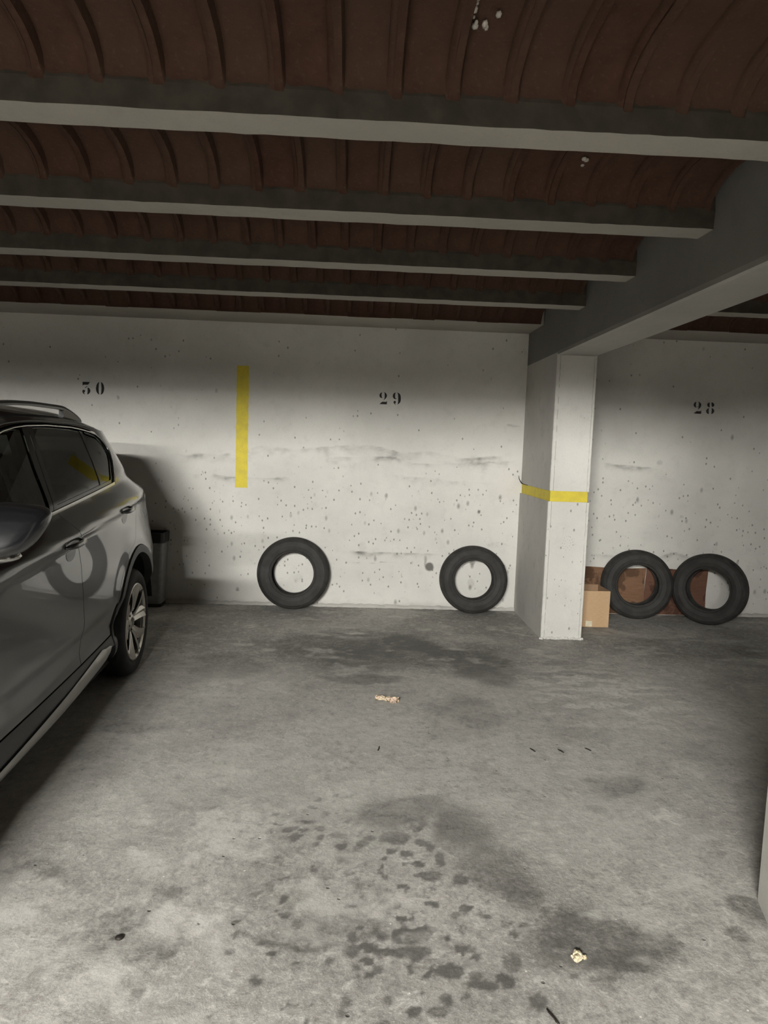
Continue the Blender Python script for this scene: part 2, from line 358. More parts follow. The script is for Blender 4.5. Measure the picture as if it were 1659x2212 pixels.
def grid_mesh(name, xs, ys, place, attrs, m, extra=None, parent=None):
    """Fine grid; place(X,Y)->coords array; attrs: name -> array per vertex; extra quads as list of 4 points."""
    X, Y = np.meshgrid(xs, ys)
    co = place(X.ravel(), Y.ravel())
    nx, ny = len(xs), len(ys)
    a = (np.arange(ny - 1)[:, None] * nx + np.arange(nx - 1)[None, :]).ravel()
    q = np.stack([a, a + 1, a + nx + 1, a + nx], 1)
    ev = np.array([p for qd in (extra or []) for p in qd], dtype=float).reshape(-1, 3)
    eq = np.arange(len(ev)).reshape(-1, 4) + len(co)
    V = np.concatenate([co, ev]); Q = np.concatenate([q, eq]) if len(ev) else q
    me = bpy.data.meshes.new(name)
    me.vertices.add(len(V)); me.vertices.foreach_set('co', V.astype(np.float32).ravel())
    me.loops.add(len(Q) * 4); me.loops.foreach_set('vertex_index', Q.astype(np.int32).ravel())
    me.polygons.add(len(Q)); me.polygons.foreach_set('loop_start', np.arange(0, len(Q) * 4, 4, dtype=np.int32))
    me.update(calc_edges=True); me.validate()
    for k, v in attrs.items():
        at = me.attributes.new(k, 'FLOAT', 'POINT')
        at.data.foreach_set('value', np.concatenate([v.ravel(), np.zeros(len(ev))]).astype(np.float32))
    return link(name, me, m, parent)

def build_floor():
    xs = np.arange(-2.6, 4.5, 0.0125); ys = np.arange(1.2, D + 0.005, 0.0125)
    X, Y = np.meshgrid(xs, ys)
    wx = X + 0.05 * (fbm(X, Y, 9, 4, 3) - 0.5); wy = Y + 0.05 * (fbm(X, Y, 9, 4, 9) - 0.5)
    bx = X + 0.35 * (fbm(X, Y, 2.6, 5, 21) - 0.5); by = Y + 0.35 * (fbm(X, Y, 2.6, 5, 29) - 0.5)
    st = np.zeros_like(X)
    def add(cx, cy, rx, ry, k, gx, gy, soft):
        d = np.sqrt(((gx - cx) / rx) ** 2 + ((gy - cy) / ry) ** 2)
        return k * sstep(1.0 + soft, 1.0 - soft, d)
    for cx, cy, rx, ry, k in SPOTS:                       # oil drops
        m = (abs(X - cx) < rx * 2 + .1) & (abs(Y - cy) < ry * 2 + .1)
        st[m] = np.maximum(st[m], add(cx, cy, rx * 1.05, ry * 1.05, k * 0.92, wx[m], wy[m], 0.14))
    for cx, cy, rx, ry, k in PATCH:                       # spread, older oil
        r = max(rx, ry)
        if r < 0.06:
            st = np.maximum(st, add(cx, cy, rx, ry, k * .8, wx, wy, 0.2))
        else:
            st = np.maximum(st, add(cx, cy, rx, ry, k * 1.15, bx, by, 0.34) * (0.7 + 0.5 * fbm(X, Y, 12, 4, 41)))
    rnd = random.Random(5)
    for i in range(260):                                  # faint small drops around the big ones
        cx = rnd.gauss(0.12, 0.30); cy = rnd.gauss(2.2, 0.34)
        rx = rnd.uniform(.006, .022); ry = rx * rnd.uniform(.8, 1.4)
        m = (abs(X - cx) < rx * 2 + .06) & (abs(Y - cy) < ry * 2 + .06)
        st[m] = np.maximum(st[m], add(cx, cy, rx, ry, rnd.uniform(.2, .62), wx[m], wy[m], 0.25))
    dr = np.sqrt(((wx + 0.10) / 0.26) ** 2 + ((wy - 2.12) / 0.17) ** 2)      # dried rim of an old puddle
    st = np.maximum(st, 0.5 * np.exp(-((dr - 1) / 0.07) ** 2) * (0.3 + 0.9 * vnoise(X * 9, Y * 9, 8)))
    st = np.maximum(st, 0.22 * sstep(1.0, 0.75, dr))
    st = np.maximum(st, 0.34 * sstep(D - 0.16 + 0.10 * (fbm(X, Y, 5, 3, 77) - .5), D - 0.01, Y))   # dirt along the wall foot
    st = st + 0.26 * sstep(0.50, 0.68, fbm(X, Y * 1.4, 2.2, 6, 55))
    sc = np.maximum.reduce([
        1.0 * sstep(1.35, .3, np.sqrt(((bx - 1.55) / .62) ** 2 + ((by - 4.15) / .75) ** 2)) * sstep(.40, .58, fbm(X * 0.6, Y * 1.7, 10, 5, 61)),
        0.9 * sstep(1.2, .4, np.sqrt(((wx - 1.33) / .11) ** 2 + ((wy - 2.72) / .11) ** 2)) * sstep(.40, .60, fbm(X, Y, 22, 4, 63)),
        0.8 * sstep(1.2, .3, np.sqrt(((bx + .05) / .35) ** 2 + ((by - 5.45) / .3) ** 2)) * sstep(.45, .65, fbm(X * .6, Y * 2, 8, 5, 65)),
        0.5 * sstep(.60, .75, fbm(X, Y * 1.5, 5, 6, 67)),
        0.55 * sstep(2.3, 2.9, by) * sstep(4.9, 4.0, by) * (.3 + fbm(X, Y, 6, 5, 83)),  # mid-floor lightened in colour to even out the lamps' falloff
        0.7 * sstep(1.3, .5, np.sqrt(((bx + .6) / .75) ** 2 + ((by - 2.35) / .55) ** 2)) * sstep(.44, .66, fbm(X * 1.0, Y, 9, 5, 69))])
    zz = 0.0035 * (fbm(X, Y, 3.0, 4, 71) - 0.5) + 0.0012 * (fbm(X, Y, 30.0, 2, 73) - 0.5)
    edge = np.minimum.reduce([X - xs[0], xs[-1] - X, Y - ys[0], ys[-1] - Y])
    zz = (zz - 0.002) * sstep(0, .1, edge)
    x0, x1, y0, y1 = xs[0], xs[-1], ys[0], ys[-1]
    ex = [[(RX0, RY0, 0), (RX1, RY0, 0), (RX1, y0, 0), (RX0, y0, 0)], [(RX0, y0, 0), (x0, y0, 0), (x0, y1, 0), (RX0, y1, 0)],
          [(x1, y0, 0), (RX1, y0, 0), (RX1, y1, 0), (x1, y1, 0)], [(RX0, y1, 0), (RX1, y1, 0), (RX1, D + .2, 0), (RX0, D + .2, 0)]]
    zf = zz.ravel()
    o = grid_mesh('floor', xs, ys, lambda a, b: np.stack([a, b, zf], 1), {'stain': st, 'scuff_and_light': sc}, M['floor'], ex)
    struct(o, 'grey stained concrete garage floor with oil drops')
build_floor()

def build_back_wall():
    xs = np.arange(-3.4, 4.6, 0.0125); zs = np.arange(0.0, 2.86, 0.0125)
    X, Z = np.meshgrid(xs, zs)
    wz = Z + 0.055 * (fbm(X, Z, 3.2, 4, 2) - 0.5)
    sm = np.zeros_like(X)
    def line(pts, w, k, seed, soft=True):
        px = [p[0] for p in pts]; pz = [p[1] for p in pts]
        c = np.interp(X, px, pz)
        inside = sstep(px[0] - .12, px[0] + .1, X) * sstep(px[-1] + .12, px[-1] - .1, X)
        d = wz - c
        brk = 0.75 + 0.5 * sstep(.30, .70, fbm(X, Z, 3.5, 4, seed))
        tex = 0.25 + 1.1 * fbm(X * .45, Z, 34, 4, seed + 5) * fbm(X, Z, 11, 3, seed + 9) * 1.8
        return k * inside * np.maximum(np.where(d > 0, np.exp(-(d / (w * .16)) ** 2), np.exp(-np.abs(d / w) ** 1.1)) * brk * tex, .45 * np.exp(-(d / .007) ** 2) * sstep(.42, .6, fbm(X, Z, 4.5, 4, seed + 3)))
    L1 = [(-1.578, 1.36), (-1.206, 1.352), (-0.876, 1.446), (-0.543, 1.429), (-0.21, 1.457), (0.125, 1.481), (0.38, 1.426), (0.674, 1.457), (0.974, 1.404), (1.42, 1.439)]
    sm = np.maximum(sm, line(L1, .10, .50, 101))
    sm = np.maximum(sm, line([(-0.291, 1.362), (0.339, 1.383), (0.553, 1.327), (0.891, 1.359), (1.444, 1.399)],   .06, .48, 103))
    sm = np.maximum(sm, line([(-1.536, 1.195), (-1.121, 1.167), (-0.6, 1.175)], .05, .5, 105))
    sm = np.maximum(sm, line([(.3, 1.22), (.9, 1.19), (1.45, 1.20)], .05, .3, 106))
    sm = np.maximum(sm, .17 * sstep(1.22, 1.30, wz) * sstep(1.50, 1.42, wz) * sstep(-1.7, -1.2, X) * sstep(1.5, 1.3, X) * (.2 + 1.2 * fbm(X * .6, Z, 7, 5, 131)))
    sm = np.maximum(sm, line([(0.007, 0.522), (0.328, 0.501), (0.584, 0.525), (0.756, 0.521)], .035, .8, 107))
    sm = np.maximum(sm, line([(-0.139, 0.414), (0.459, 0.418)], .010, .5, 109))
    sm = np.maximum(sm, line([(1.25, .61), (1.36, .65), (1.5, .60)], .03, .45, 111))
    sm = np.maximum(sm, line([(2.3, 1.40), (2.698, 1.376), (2.95, 1.32)], .06, .6, 113))
    sm = np.maximum(sm, line([(2.846, 0.536), (3.02, 0.585), (3.2, 0.546)], .05, .5, 115))
    sm = np.maximum(sm, line([(2.2, .55), (2.45, .56), (2.9, .54)], .06, .4, 117))
    sm = np.maximum(sm, 0.2 * np.exp(-((wz - .47) / .10) ** 2) * sstep(2.2, 2.4, X) * sstep(.4, .65, fbm(X, Z, 6, 4, 119)))
    def blob(cx, cz, rx, rz, k, soft=.35):
        d = np.sqrt(((X + .02 * (fbm(X, Z, 12, 3, 31) - .5) - cx) / rx) ** 2 + ((wz - cz) / rz) ** 2)
        return k * sstep(1 + soft, 1 - soft, d)
    sm = np.maximum(sm, blob(0.709, 0.394, .036, .042, 1.1, .45))
    sm = np.maximum(sm, blob(0.67, 0.46, .012, .07, .5))
    for cx, cz, rx, rz, k in ((-.33, .45, .022, .09, .22), (-.26, .25, .012, .03, .5), (-.50, .26, .05, .05, .2), (1.10, .25, .035, .05, .35), (1.10, .45, .03, .03, .6), (.08, .57, .05, .05, .25),
                              (2.80, 1.42, .03, .03, .35), (-2.2, 1.2, .3, .2, .15), (1.42, 1.72, .07, .014, .4), (1.14, .92, .012, .02, .8), (3.05, .93, .02, .02, .35), (-.65, .25, .02, .01, .3)):
        sm = np.maximum(sm, blob(cx, cz, rx, rz, k))
    # tyre scrape arcs on the paint beside the left tyre, right of it
    for r0 in (.345, .372):
        rr = np.sqrt((X + .54) ** 2 + (Z - .33) ** 2)
        sm = np.maximum(sm, .22 * np.exp(-((rr - r0) / .007) ** 2) * sstep(-.42, -.2, X) * sstep(.2, .4, Z))
    sm = sm + 0.30 * sstep(.10 + .06 * (fbm(X, Z, 6, 3, 88) - .5), .0, Z)               # splash zone
    sm = sm + 0.10 * sstep(.54, .72, fbm(X * .5, Z, 3.0, 5, 91)) * sstep(1.6, 1.1, Z)
    yy = 0.0025 * (fbm(X, Z, 2.5, 4, 95) - .5)
    yf = (D + yy).ravel()
    x0, x1, z1 = xs[0], xs[-1], zs[-1]
    ex = [[(RX0, D, 0), (x0, D, 0), (x0, D, z1), (RX0, D, z1)], [(x1, D, 0), (RX1, D, 0), (RX1, D, z1), (x1, D, z1)],
          [(RX0, D + .2, 0), (RX1, D + .2, 0), (RX1, D + .2, z1), (RX0, D + .2, z1)]]
    o = grid_mesh('wall_back', xs, zs, lambda a, b: np.stack([a, yf, b], 1), {'smudge': sm}, M['wall'], ex)
    return struct(o, 'white painted concrete back wall with bay numbers, scuffs and pits')
wall_back = build_back_wall()
for nm, b in (('wall_left', (RX0 - .2, RX0, RY0, D)), ('wall_right', (RX1, RX1 + .2, RY0, D)), ('wall_front', (RX0, RX1, RY0 - .2, RY0))):
    bm = bmesh.new(); add_box(bm, *b, 0, SLAB)
    struct(from_bm(nm, bm, M['far_wall']), 'plain painted concrete garage wall')

# --- dirt fillet along the wall foot
bm = bmesh.new()
def fillet(x0, x1):
    n = max(2, int((x1 - x0) / .04)); prev = None
    for i in range(n + 1):
        x = x0 + (x1 - x0) * i / n
        h = .020 + .014 * random.random(); w = .022 + .018 * random.random()
        r = [bm.verts.new(p) for p in ((x, D - w, -.004), (x, D - w * .6, h * .55), (x, D - .003, h), (x, D + .02, h), (x, D + .02, -.004))]
        if prev:
            for k in range(5): bm.faces.new((prev[k], r[k], r[(k + 1) % 5], prev[(k + 1) % 5]))
        else: bm.faces.new(r[::-1])
        prev = r
    bm.faces.new(prev)
fillet(-3.4, BX0 - .002); fillet(BX1 + .002, 4.6)
struct(from_bm('baseboard_back', bm, M['pillar_side']), 'rough mortar fillet where back wall meets floor')

# --- paint on the wall: yellow bay stripe and stencilled numbers
def prism_xz(bm, poly, y0, y1):
    a = [bm.verts.new((x, y0, z)) for x, z in poly]; b = [bm.verts.new((x, y1, z)) for x, z in poly]
    n = len(poly)
    bm.faces.new(a); bm.faces.new(b[::-1])
    for i in range(n): bm.faces.new((a[i], b[i], b[(i + 1) % n], a[(i + 1) % n]))
bm = bmesh.new()
n = 40; lft, rgt = [], []
for i in range(n + 1):
    z = 1.072 + (2.160 - 1.072) * i / n
    lft.append((-1.0855 + random.uniform(-.0022, .0022), z)); rgt.append((-0.978 + random.uniform(-.0022, .0022), z))
for i in range(n):
    f = [bm.verts.new((p[0], D - .0035, p[1])) for p in (lft[i], rgt[i], rgt[i + 1], lft[i + 1])]
    bm.faces.new(f)
bmesh.ops.remove_doubles(bm, verts=bm.verts, dist=1e-5)
ext = bmesh.ops.extrude_face_region(bm, geom=bm.faces[:])
for v in [g for g in ext['geom'] if isinstance(g, bmesh.types.BMVert)]: v.co.y += .004
tag(from_bm('painted_stripe', bm, M['yellow'], wall_back), 'yellow painted vertical bay stripe')
DIGITS = {'30':[[[(-2.439,1.965),(-2.375,1.966),(-2.392,1.942),(-2.431,1.941),(-2.435,1.937),(-2.439,1.933)],[(-2.42,1.913),(-2.401,1.931),(-2.398,1.93),(-2.413,1.913)],[(-2.395,1.918),(-2.383,1.912),(-2.374,1.9),(-2.372,1.888),(-2.376,1.876),(-2.385,1.863),(-2.401,1.857),(-2.396,1.872),(-2.395,1.892)],[(-2.42,1.893),(-2.429,1.897),(-2.438,1.893),(-2.442,1.883),(-2.439,1.871),(-2.43,1.86),(-2.418,1.857),(-2.426,1.865),(-2.429,1.872),(-2.421,1.876),(-2.418,1.885)]],[[(-2.294,1.969),(-2.307,1.96),(-2.318,1.939),(-2.323,1.914),(-2.321,1.892),(-2.312,1.873),(-2.3,1.861),(-2.294,1.86),(-2.299,1.876),(-2.3,1.915),(-2.298,1.949)],[(-2.278,1.97),(-2.266,1.962),(-2.255,1.941),(-2.251,1.917),(-2.254,1.892),(-2.262,1.872),(-2.277,1.86),(-2.282,1.86),(-2.277,1.877),(-2.274,1.916),(-2.276,1.95)]]],'29':[[[(0.216,1.973),(0.204,1.967),(0.195,1.956),(0.192,1.946),(0.193,1.935),(0.201,1.925),(0.21,1.921),(0.222,1.923),(0.215,1.927),(0.212,1.937),(0.211,1.953),(0.213,1.965)],[(0.228,1.974),(0.241,1.972),(0.251,1.964),(0.258,1.954),(0.26,1.943),(0.258,1.932),(0.25,1.919),(0.239,1.908),(0.227,1.899),(0.235,1.91),(0.238,1.918),(0.239,1.934),(0.239,1.956),(0.237,1.967)],[(0.195,1.868),(0.219,1.888),(0.253,1.888),(0.26,1.893),(0.262,1.899),(0.262,1.869),(0.259,1.866),(0.206,1.866)]],[[(0.339,1.975),(0.325,1.97),(0.315,1.958),(0.312,1.944),(0.315,1.93),(0.323,1.92),(0.335,1.915),(0.346,1.916),(0.349,1.921),(0.339,1.921),(0.335,1.929),(0.333,1.953),(0.335,1.967)],[(0.348,1.975),(0.362,1.972),(0.375,1.963),(0.383,1.949),(0.386,1.927),(0.386,1.907),(0.382,1.889),(0.372,1.877),(0.355,1.867),(0.36,1.878),(0.362,1.894),(0.362,1.922),(0.36,1.956),(0.355,1.97)],[(0.34,1.897),(0.332,1.9),(0.324,1.897),(0.321,1.889),(0.322,1.881),(0.327,1.875),(0.337,1.867),(0.344,1.866),(0.338,1.872),(0.335,1.878),(0.342,1.883),(0.343,1.89)]]],'28':[[[(3.104,1.994),(3.092,1.988),(3.083,1.977),(3.08,1.967),(3.082,1.956),(3.09,1.946),(3.1,1.941),(3.112,1.943),(3.105,1.947),(3.101,1.957),(3.1,1.973),(3.101,1.986)],[(3.117,1.995),(3.129,1.993),(3.141,1.985),(3.149,1.975),(3.151,1.964),(3.149,1.953),(3.142,1.939),(3.13,1.928),(3.119,1.919),(3.126,1.93),(3.129,1.938),(3.129,1.954),(3.128,1.977),(3.126,1.989)],[(3.086,1.887),(3.111,1.908),(3.147,1.908),(3.153,1.912),(3.155,1.919),(3.157,1.888),(3.154,1.885),(3.098,1.885)]],[[(3.23,1.991),(3.218,1.988),(3.208,1.975),(3.208,1.965),(3.214,1.955),(3.226,1.947),(3.232,1.947),(3.229,1.968),(3.229,1.984)],[(3.247,1.993),(3.26,1.989),(3.27,1.979),(3.274,1.969),(3.269,1.959),(3.261,1.951),(3.252,1.958),(3.248,1.976)],[(3.226,1.94),(3.212,1.932),(3.202,1.918),(3.203,1.906),(3.21,1.893),(3.222,1.887),(3.229,1.887),(3.226,1.902),(3.224,1.927)],[(3.252,1.942),(3.266,1.934),(3.276,1.923),(3.278,1.91),(3.271,1.898),(3.261,1.89),(3.251,1.888),(3.254,1.901),(3.255,1.922)]]]}
for num, digs in DIGITS.items():
    bm = bmesh.new()
    for dg in digs:
        for poly in dg: prism_xz(bm, poly, D - .0032, D + .001)
    tag(from_bm('stencilled_number', bm, M['stencil_faded'] if num == '28' else M['stencil'], wall_back), ('faded ' if num == '28' else '') + 'black stencilled number ' + num)

# --- ceiling: slab, joists, clay vault tiles, soffit along the wall
bm = bmesh.new(); add_box(bm, RX0, RX1, RY0, D + .2, SLAB, SLAB + .12)
ceiling = struct(from_bm('ceiling', bm, M['slab']), 'low garage ceiling of concrete joists and brown clay vaults')
def make_joist(x0, x1, y0):
    n = max(4, int((x1 - x0) / .06)); bm = bmesh.new(); prev = None
    for i in range(n + 1):
        x = x0 + (x1 - x0) * i / n
        a = random.uniform(-.0025, .0025); b = random.uniform(-.0025, .0025); c = random.uniform(-.0012, .0012)
        r = [bm.verts.new(p) for p in ((x, y0 + a, JZ + c), (x, y0 + JW + b, JZ + c), (x, y0 + JW + .006, JZ + .075), (x, y0 + JW - .03, SLAB + .01), (x, y0 + .03, SLAB + .01), (x, y0 - .006, JZ + .075))]
        if prev:
            for k in range(6): bm.faces.new((prev[k], r[k], r[(k + 1) % 6], prev[(k + 1) % 6]))
        else: bm.faces.new(r[::-1])
        prev = r
    bm.faces.new(prev)
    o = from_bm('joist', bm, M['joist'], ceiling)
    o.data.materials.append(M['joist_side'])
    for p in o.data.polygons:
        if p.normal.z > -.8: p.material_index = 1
    return o
K0, K1 = -16, 3
for k in range(K0, K1 + 1):
    y0 = JY + k * JP
    if y0 < RY0: continue
    make_joist(RX0 + .01, BX0 + .01, y0)
    make_joist(BX1 - .01, RX1 - .01, y0)
SOFY = 5.85
bm = bmesh.new(); add_box(bm, RX0 + .01, BX0 + .01, SOFY, D + .05, 2.541, SLAB + .01); add_box(bm, BX1 - .01, RX1 - .01, SOFY, D + .05, 2.541, SLAB + .01)
from_bm('soffit', bm, M['joist'], ceiling)

TW = 0.178                                                # width of one clay vault tile
def tile_mesh(length, name):
    """One clay vault tile: an arch from joist to joist, hollowed between two side ribs."""
    L = length
    arch = [(0, 0), (.008, .035), (.022, .068), (.055, .098), (.11, .122), (.19, .137), (L / 2, .143)]
    arch = arch + [(L - y, z) for y, z in arch[-2::-1]]
    prof = [(0.0, -.016), (.004, -.021), (.026, -.022), (.031, -.004), (.034, .010), (.050, .003), (.098, .007), (.146, .003), (.160, .006), (.165, -.010), (TW + .001, -.016)]
    vs, fs = [], []
    for x, dz in prof:
        for y, z in arch:
            vs.append((x, y + (-.4 * dz if y < L / 2 else .4 * dz) * (1 if .001 < y < L - .001 else 0), z + dz * min(1, z / .09)))
    na = len(arch)
    for i in range(len(prof) - 1):
        for j in range(na - 1):
            a = i * na + j; fs.append((a, a + 1, a + na + 1, a + na))
    top = len(vs)
    for x in (0.0, TW + .001):
        for y in (-.012, L + .012): vs.append((x, y, .17))
    fs.append((top, top + 1, top + 3, top + 2))
    e0 = [j for j in range(na)]; e1 = [(len(prof) - 1) * na + j for j in range(na)]
    fs.append(tuple([top] + e0 + [top + 1])); fs.append(tuple([top + 2] + e1[::1] + [top + 3])[::-1])
    fs.append(tuple([top] + [i * na for i in range(len(prof))] + [top + 2])[::-1]); fs.append(tuple([top + 1] + [i * na + na - 1 for i in range(len(prof))] + [top + 3]))
    me = bpy.data.meshes.new(name); me.from_pydata(vs, [], fs); me.materials.append(M['clay'])
    me.polygons.foreach_set('use_smooth', [True] * len(me.polygons)); me.set_sharp_from_angle(angle=math.radians(50))
    me.update(); return me
BAY = JP - JW
tile_me = tile_mesh(BAY, 'vault_tile'); tile_end = tile_mesh(SOFY - (JY + 3 * JP + JW), 'vault_tile_last')
TZ = JZ + .058
count = 0
rest = bmesh.new()
for k in range(K0, K1 + 1):
    y0 = JY + k * JP + JW
    me = tile_end if k == K1 else tile_me
    if y0 < RY0: continue
    for side in (0, 1):
        i = 0
        while True:
            x = (BX0 - .03 - TW * (i + 1) + .006) if side == 0 else (BX1 + .004 + TW * i)
            i += 1
            if side == 0 and x < RX0 or side == 1 and x > RX1 - TW: break
            seen = k >= -1 and (side == 0 and x > (-2.3 if k < 1 else -3.3) or side == 1 and x < 3.4 and k >= 1)
            if seen:
                o = link('vault_tile', me, None, ceiling)
                o.location = (x + random.uniform(-.002, .002), y0, TZ + random.uniform(-.004, .004)); count += 1
            else:
                t0 = len(rest.verts)
                rest.from_mesh(me); rest.verts.ensure_lookup_table()
                for v in rest.verts[t0:]: v.co += Vector((x, y0, TZ))
o = from_bm('vault_tiles_beyond_view', rest, M['clay'], ceiling); o['kind'] = 'stuff'
# squeezed-out mortar on the vault
for bx_, by_, n_ in ((.285, 2.02, 5), (.335, 2.03, 4), (.285, 1.93, 6), (.33, 1.90, 4), (.88, 2.93, 3), (-.42, 1.95, 3)):
    bm = bmesh.new()
    for q in range(n_):
        r = random.uniform(.004, .012)
        bmesh.ops.create_icosphere(bm, subdivisions=1, radius=r, matrix=Matrix.Translation((bx_ + random.uniform(-.015, .015), by_ + random.uniform(-.04, .04), 0)) @ Matrix.Diagonal((1, random.uniform(1, 2.2), .7, 1)))
    o = from_bm('mortar_splash', bm, M['mortar'], ceiling, smooth=True)
    o.location.z = TZ + .131

# --- the big beam over the pillar
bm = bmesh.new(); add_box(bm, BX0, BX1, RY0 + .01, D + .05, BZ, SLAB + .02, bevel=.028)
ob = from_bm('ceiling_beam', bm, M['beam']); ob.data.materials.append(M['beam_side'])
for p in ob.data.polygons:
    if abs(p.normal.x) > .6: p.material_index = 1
struct(ob, 'thick concrete beam running over the pillar towards the viewer')

# --- pillar against the back wall: formed in two lifts with a recessed yellow band
def chip_box(x0, x1, y0, y1, z0, z1, seg=36, amp=.0025):
    """Square shaft with a flat panel slightly proud of chamfered, chipped corner strips."""
    bm = bmesh.new(); prev = None
    c = .016
    for i in range(seg + 1):
        z = z0 + (z1 - z0) * i / seg
        j = lambda s=1.0: random.uniform(-amp, amp) * s * (1.0 if 0 < i < seg else .4)
        ring = [(x0, y1), (x0, y0 + c + .010 + j()), (x0 + .003, y0 + c * .6), (x0 + .009 + j(), y0 + .006 + j()), (x0 + .026 + j(.5), y0 + .006), (x0 + .030 + j(.4), y0),
                (x1 - .026 + j(.4), y0), (x1 - .022 + j(.5), y0 + .006), (x1 - .006 + j(), y0 + .006 + j()), (x1 - .001, y0 + c * .6), (x1, y0 + c + .010 + j()), (x1, y1)]
        r = [bm.verts.new((x, y, z)) for x, y in ring]
        if prev:
            for k in range(len(r)): bm.faces.new((prev[k], prev[(k + 1) % len(r)], r[(k + 1) % len(r)], r[k]))
        else: bm.faces.new(r)
        prev = r
    bm.faces.new(prev[::-1])
    return bm
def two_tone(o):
    """The pillar's flank takes a greyer, darker material than its front."""
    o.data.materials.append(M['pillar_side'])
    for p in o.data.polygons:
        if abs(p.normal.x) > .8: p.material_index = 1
ZB0, ZB1 = 1.104, 1.188
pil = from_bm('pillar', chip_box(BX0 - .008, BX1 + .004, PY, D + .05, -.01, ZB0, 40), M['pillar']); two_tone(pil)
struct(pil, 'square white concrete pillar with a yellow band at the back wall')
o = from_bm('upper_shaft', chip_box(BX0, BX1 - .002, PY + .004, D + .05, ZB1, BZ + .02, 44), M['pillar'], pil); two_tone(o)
bm = bmesh.new(); add_box(bm, BX0 + .008, BX1 - .012, PY + .014, D + .05, ZB0 - .01, ZB1 + .01, bevel=.004)
tag(from_bm('painted_band', bm, M['yellow'], pil), 'recessed yellow painted band')
bm = bmesh.new()
tube_bm(bm, [(BX0 - .028, D - .006, 1.262), (BX0 - .024, D - .008, 1.236), (BX0 - .012, D - .012, 1.212), (BX0 - .003, D - .03, 1.196), (BX0 + .002, D - .10, 1.190), (BX0 + .002, D - .25, 1.190)], [.002, .0035, .005, .005, .004, .003], 6)
tag(from_bm('peeling_edge', bm, M['stencil'], pil, smooth=True), 'dark peeled edge curling off the band')
# a faint shoe print kicked onto the front of the pillar
bm = bmesh.new(); rr = random.Random(12)
for ring, n_ in ((1.0, 15), (.55, 8)):
    for i in range(n_):
        a_ = 2 * PI * i / n_ + .2 * ring
        if ring == 1.0 and 4.4 < a_ < 5.2: continue
        cx_, cz_ = 1.6880 + .040 * ring * math.cos(a_), 0.7760 + .058 * ring * math.sin(a_)
        tx, tz = (math.cos(a_ * .8 + .6) * .0065, math.sin(a_ * .8 + .6) * .0065)
        k_ = rr.uniform(.6, 1.0); w_ = .35
        prism_xz(bm, [(cx_ - tx * k_, cz_ - tz * k_), (cx_ - tz * w_, cz_ + tx * w_), (cx_ + tx * k_, cz_ + tz * k_), (cx_ + tz * w_, cz_ - tx * w_)], PY - .0014, PY + .001)
tag(from_bm('shoe_print', bm, M['pillar_mark'], pil), 'faint grey shoe print')
# chipped foot of the pillar
bm = bmesh.new()
rr = random.Random(3)
for i in range(26):
    x = BX0 - .012 + (BX1 - BX0 + .02) * i / 25; s = rr.uniform(.008, .017)
    bmesh.ops.create_icosphere(bm, subdivisions=1, radius=s, matrix=Matrix.Translation((x, PY - .001 + rr.uniform(-.003, .003), rr.uniform(0, .012))) @ Matrix.Diagonal((1, .6, rr.uniform(.5, 1.3), 1)))
o = from_bm('chipped_foot', bm, M['pillar'], pil, smooth=True); o['kind'] = 'stuff'

# --- the next pillar, close to the viewer, cut by the right edge
a = math.radians(-16.5)
bm = chip_box(0, .36, 0, .42, -.01, BZ + .02, 40)
near = from_bm('pillar', bm, M['pillar'])
# far left corner stands at (1.409, 2.18)
cs, sn = math.cos(a), math.sin(a)
near.rotation_euler = (0, 0, a)
lx, ly = 0, .42
near.location = (1.412 - (cs * lx - sn * ly), 2.182 - (sn * lx + cs * ly), 0)
struct(near, 'near concrete pillar cut off by the right edge of the picture')
# ================================================================== THE CAR
# local frame: x = outwards (0 = outer face of the near wheels, centre line -0.90), y = towards the tail (0 = rear axle), z = up
CAR = thing('car', 'dark grey compact sport utility car parked tail-in in bay 30', 'car', (-1.3511, 4.3753, 0), 0.0618)
HW = 0.90
WB = 2.638
def zc(u): return 1.006 + (u + 1.973) * .064 - .03 * np.clip(-u - 2.1, 0, 2) ** 2      # shoulder crease
def zb(u): return 1.137 + (u + 1.448) * .0736                                       # belt line
ZGU = [-3.6, -2.45, -2.0, -1.6, -1.337, -1.168, -.99, -.755, -.406, -.205, -.04, .2, .6, 1.0]
ZGZ = [.86, 1.045, 1.30, 1.455, 1.52, 1.541, 1.554, 1.561, 1.559, 1.552, 1.540, 1.512, 1.46, 1.40]
def zg(u): return np.interp(u, ZGU, ZGZ)                                            # gutter: where the side meets the roof
GU = np.arange(-3.62, 1.0, .01); GZ = np.arange(.15, 1.70, .005)
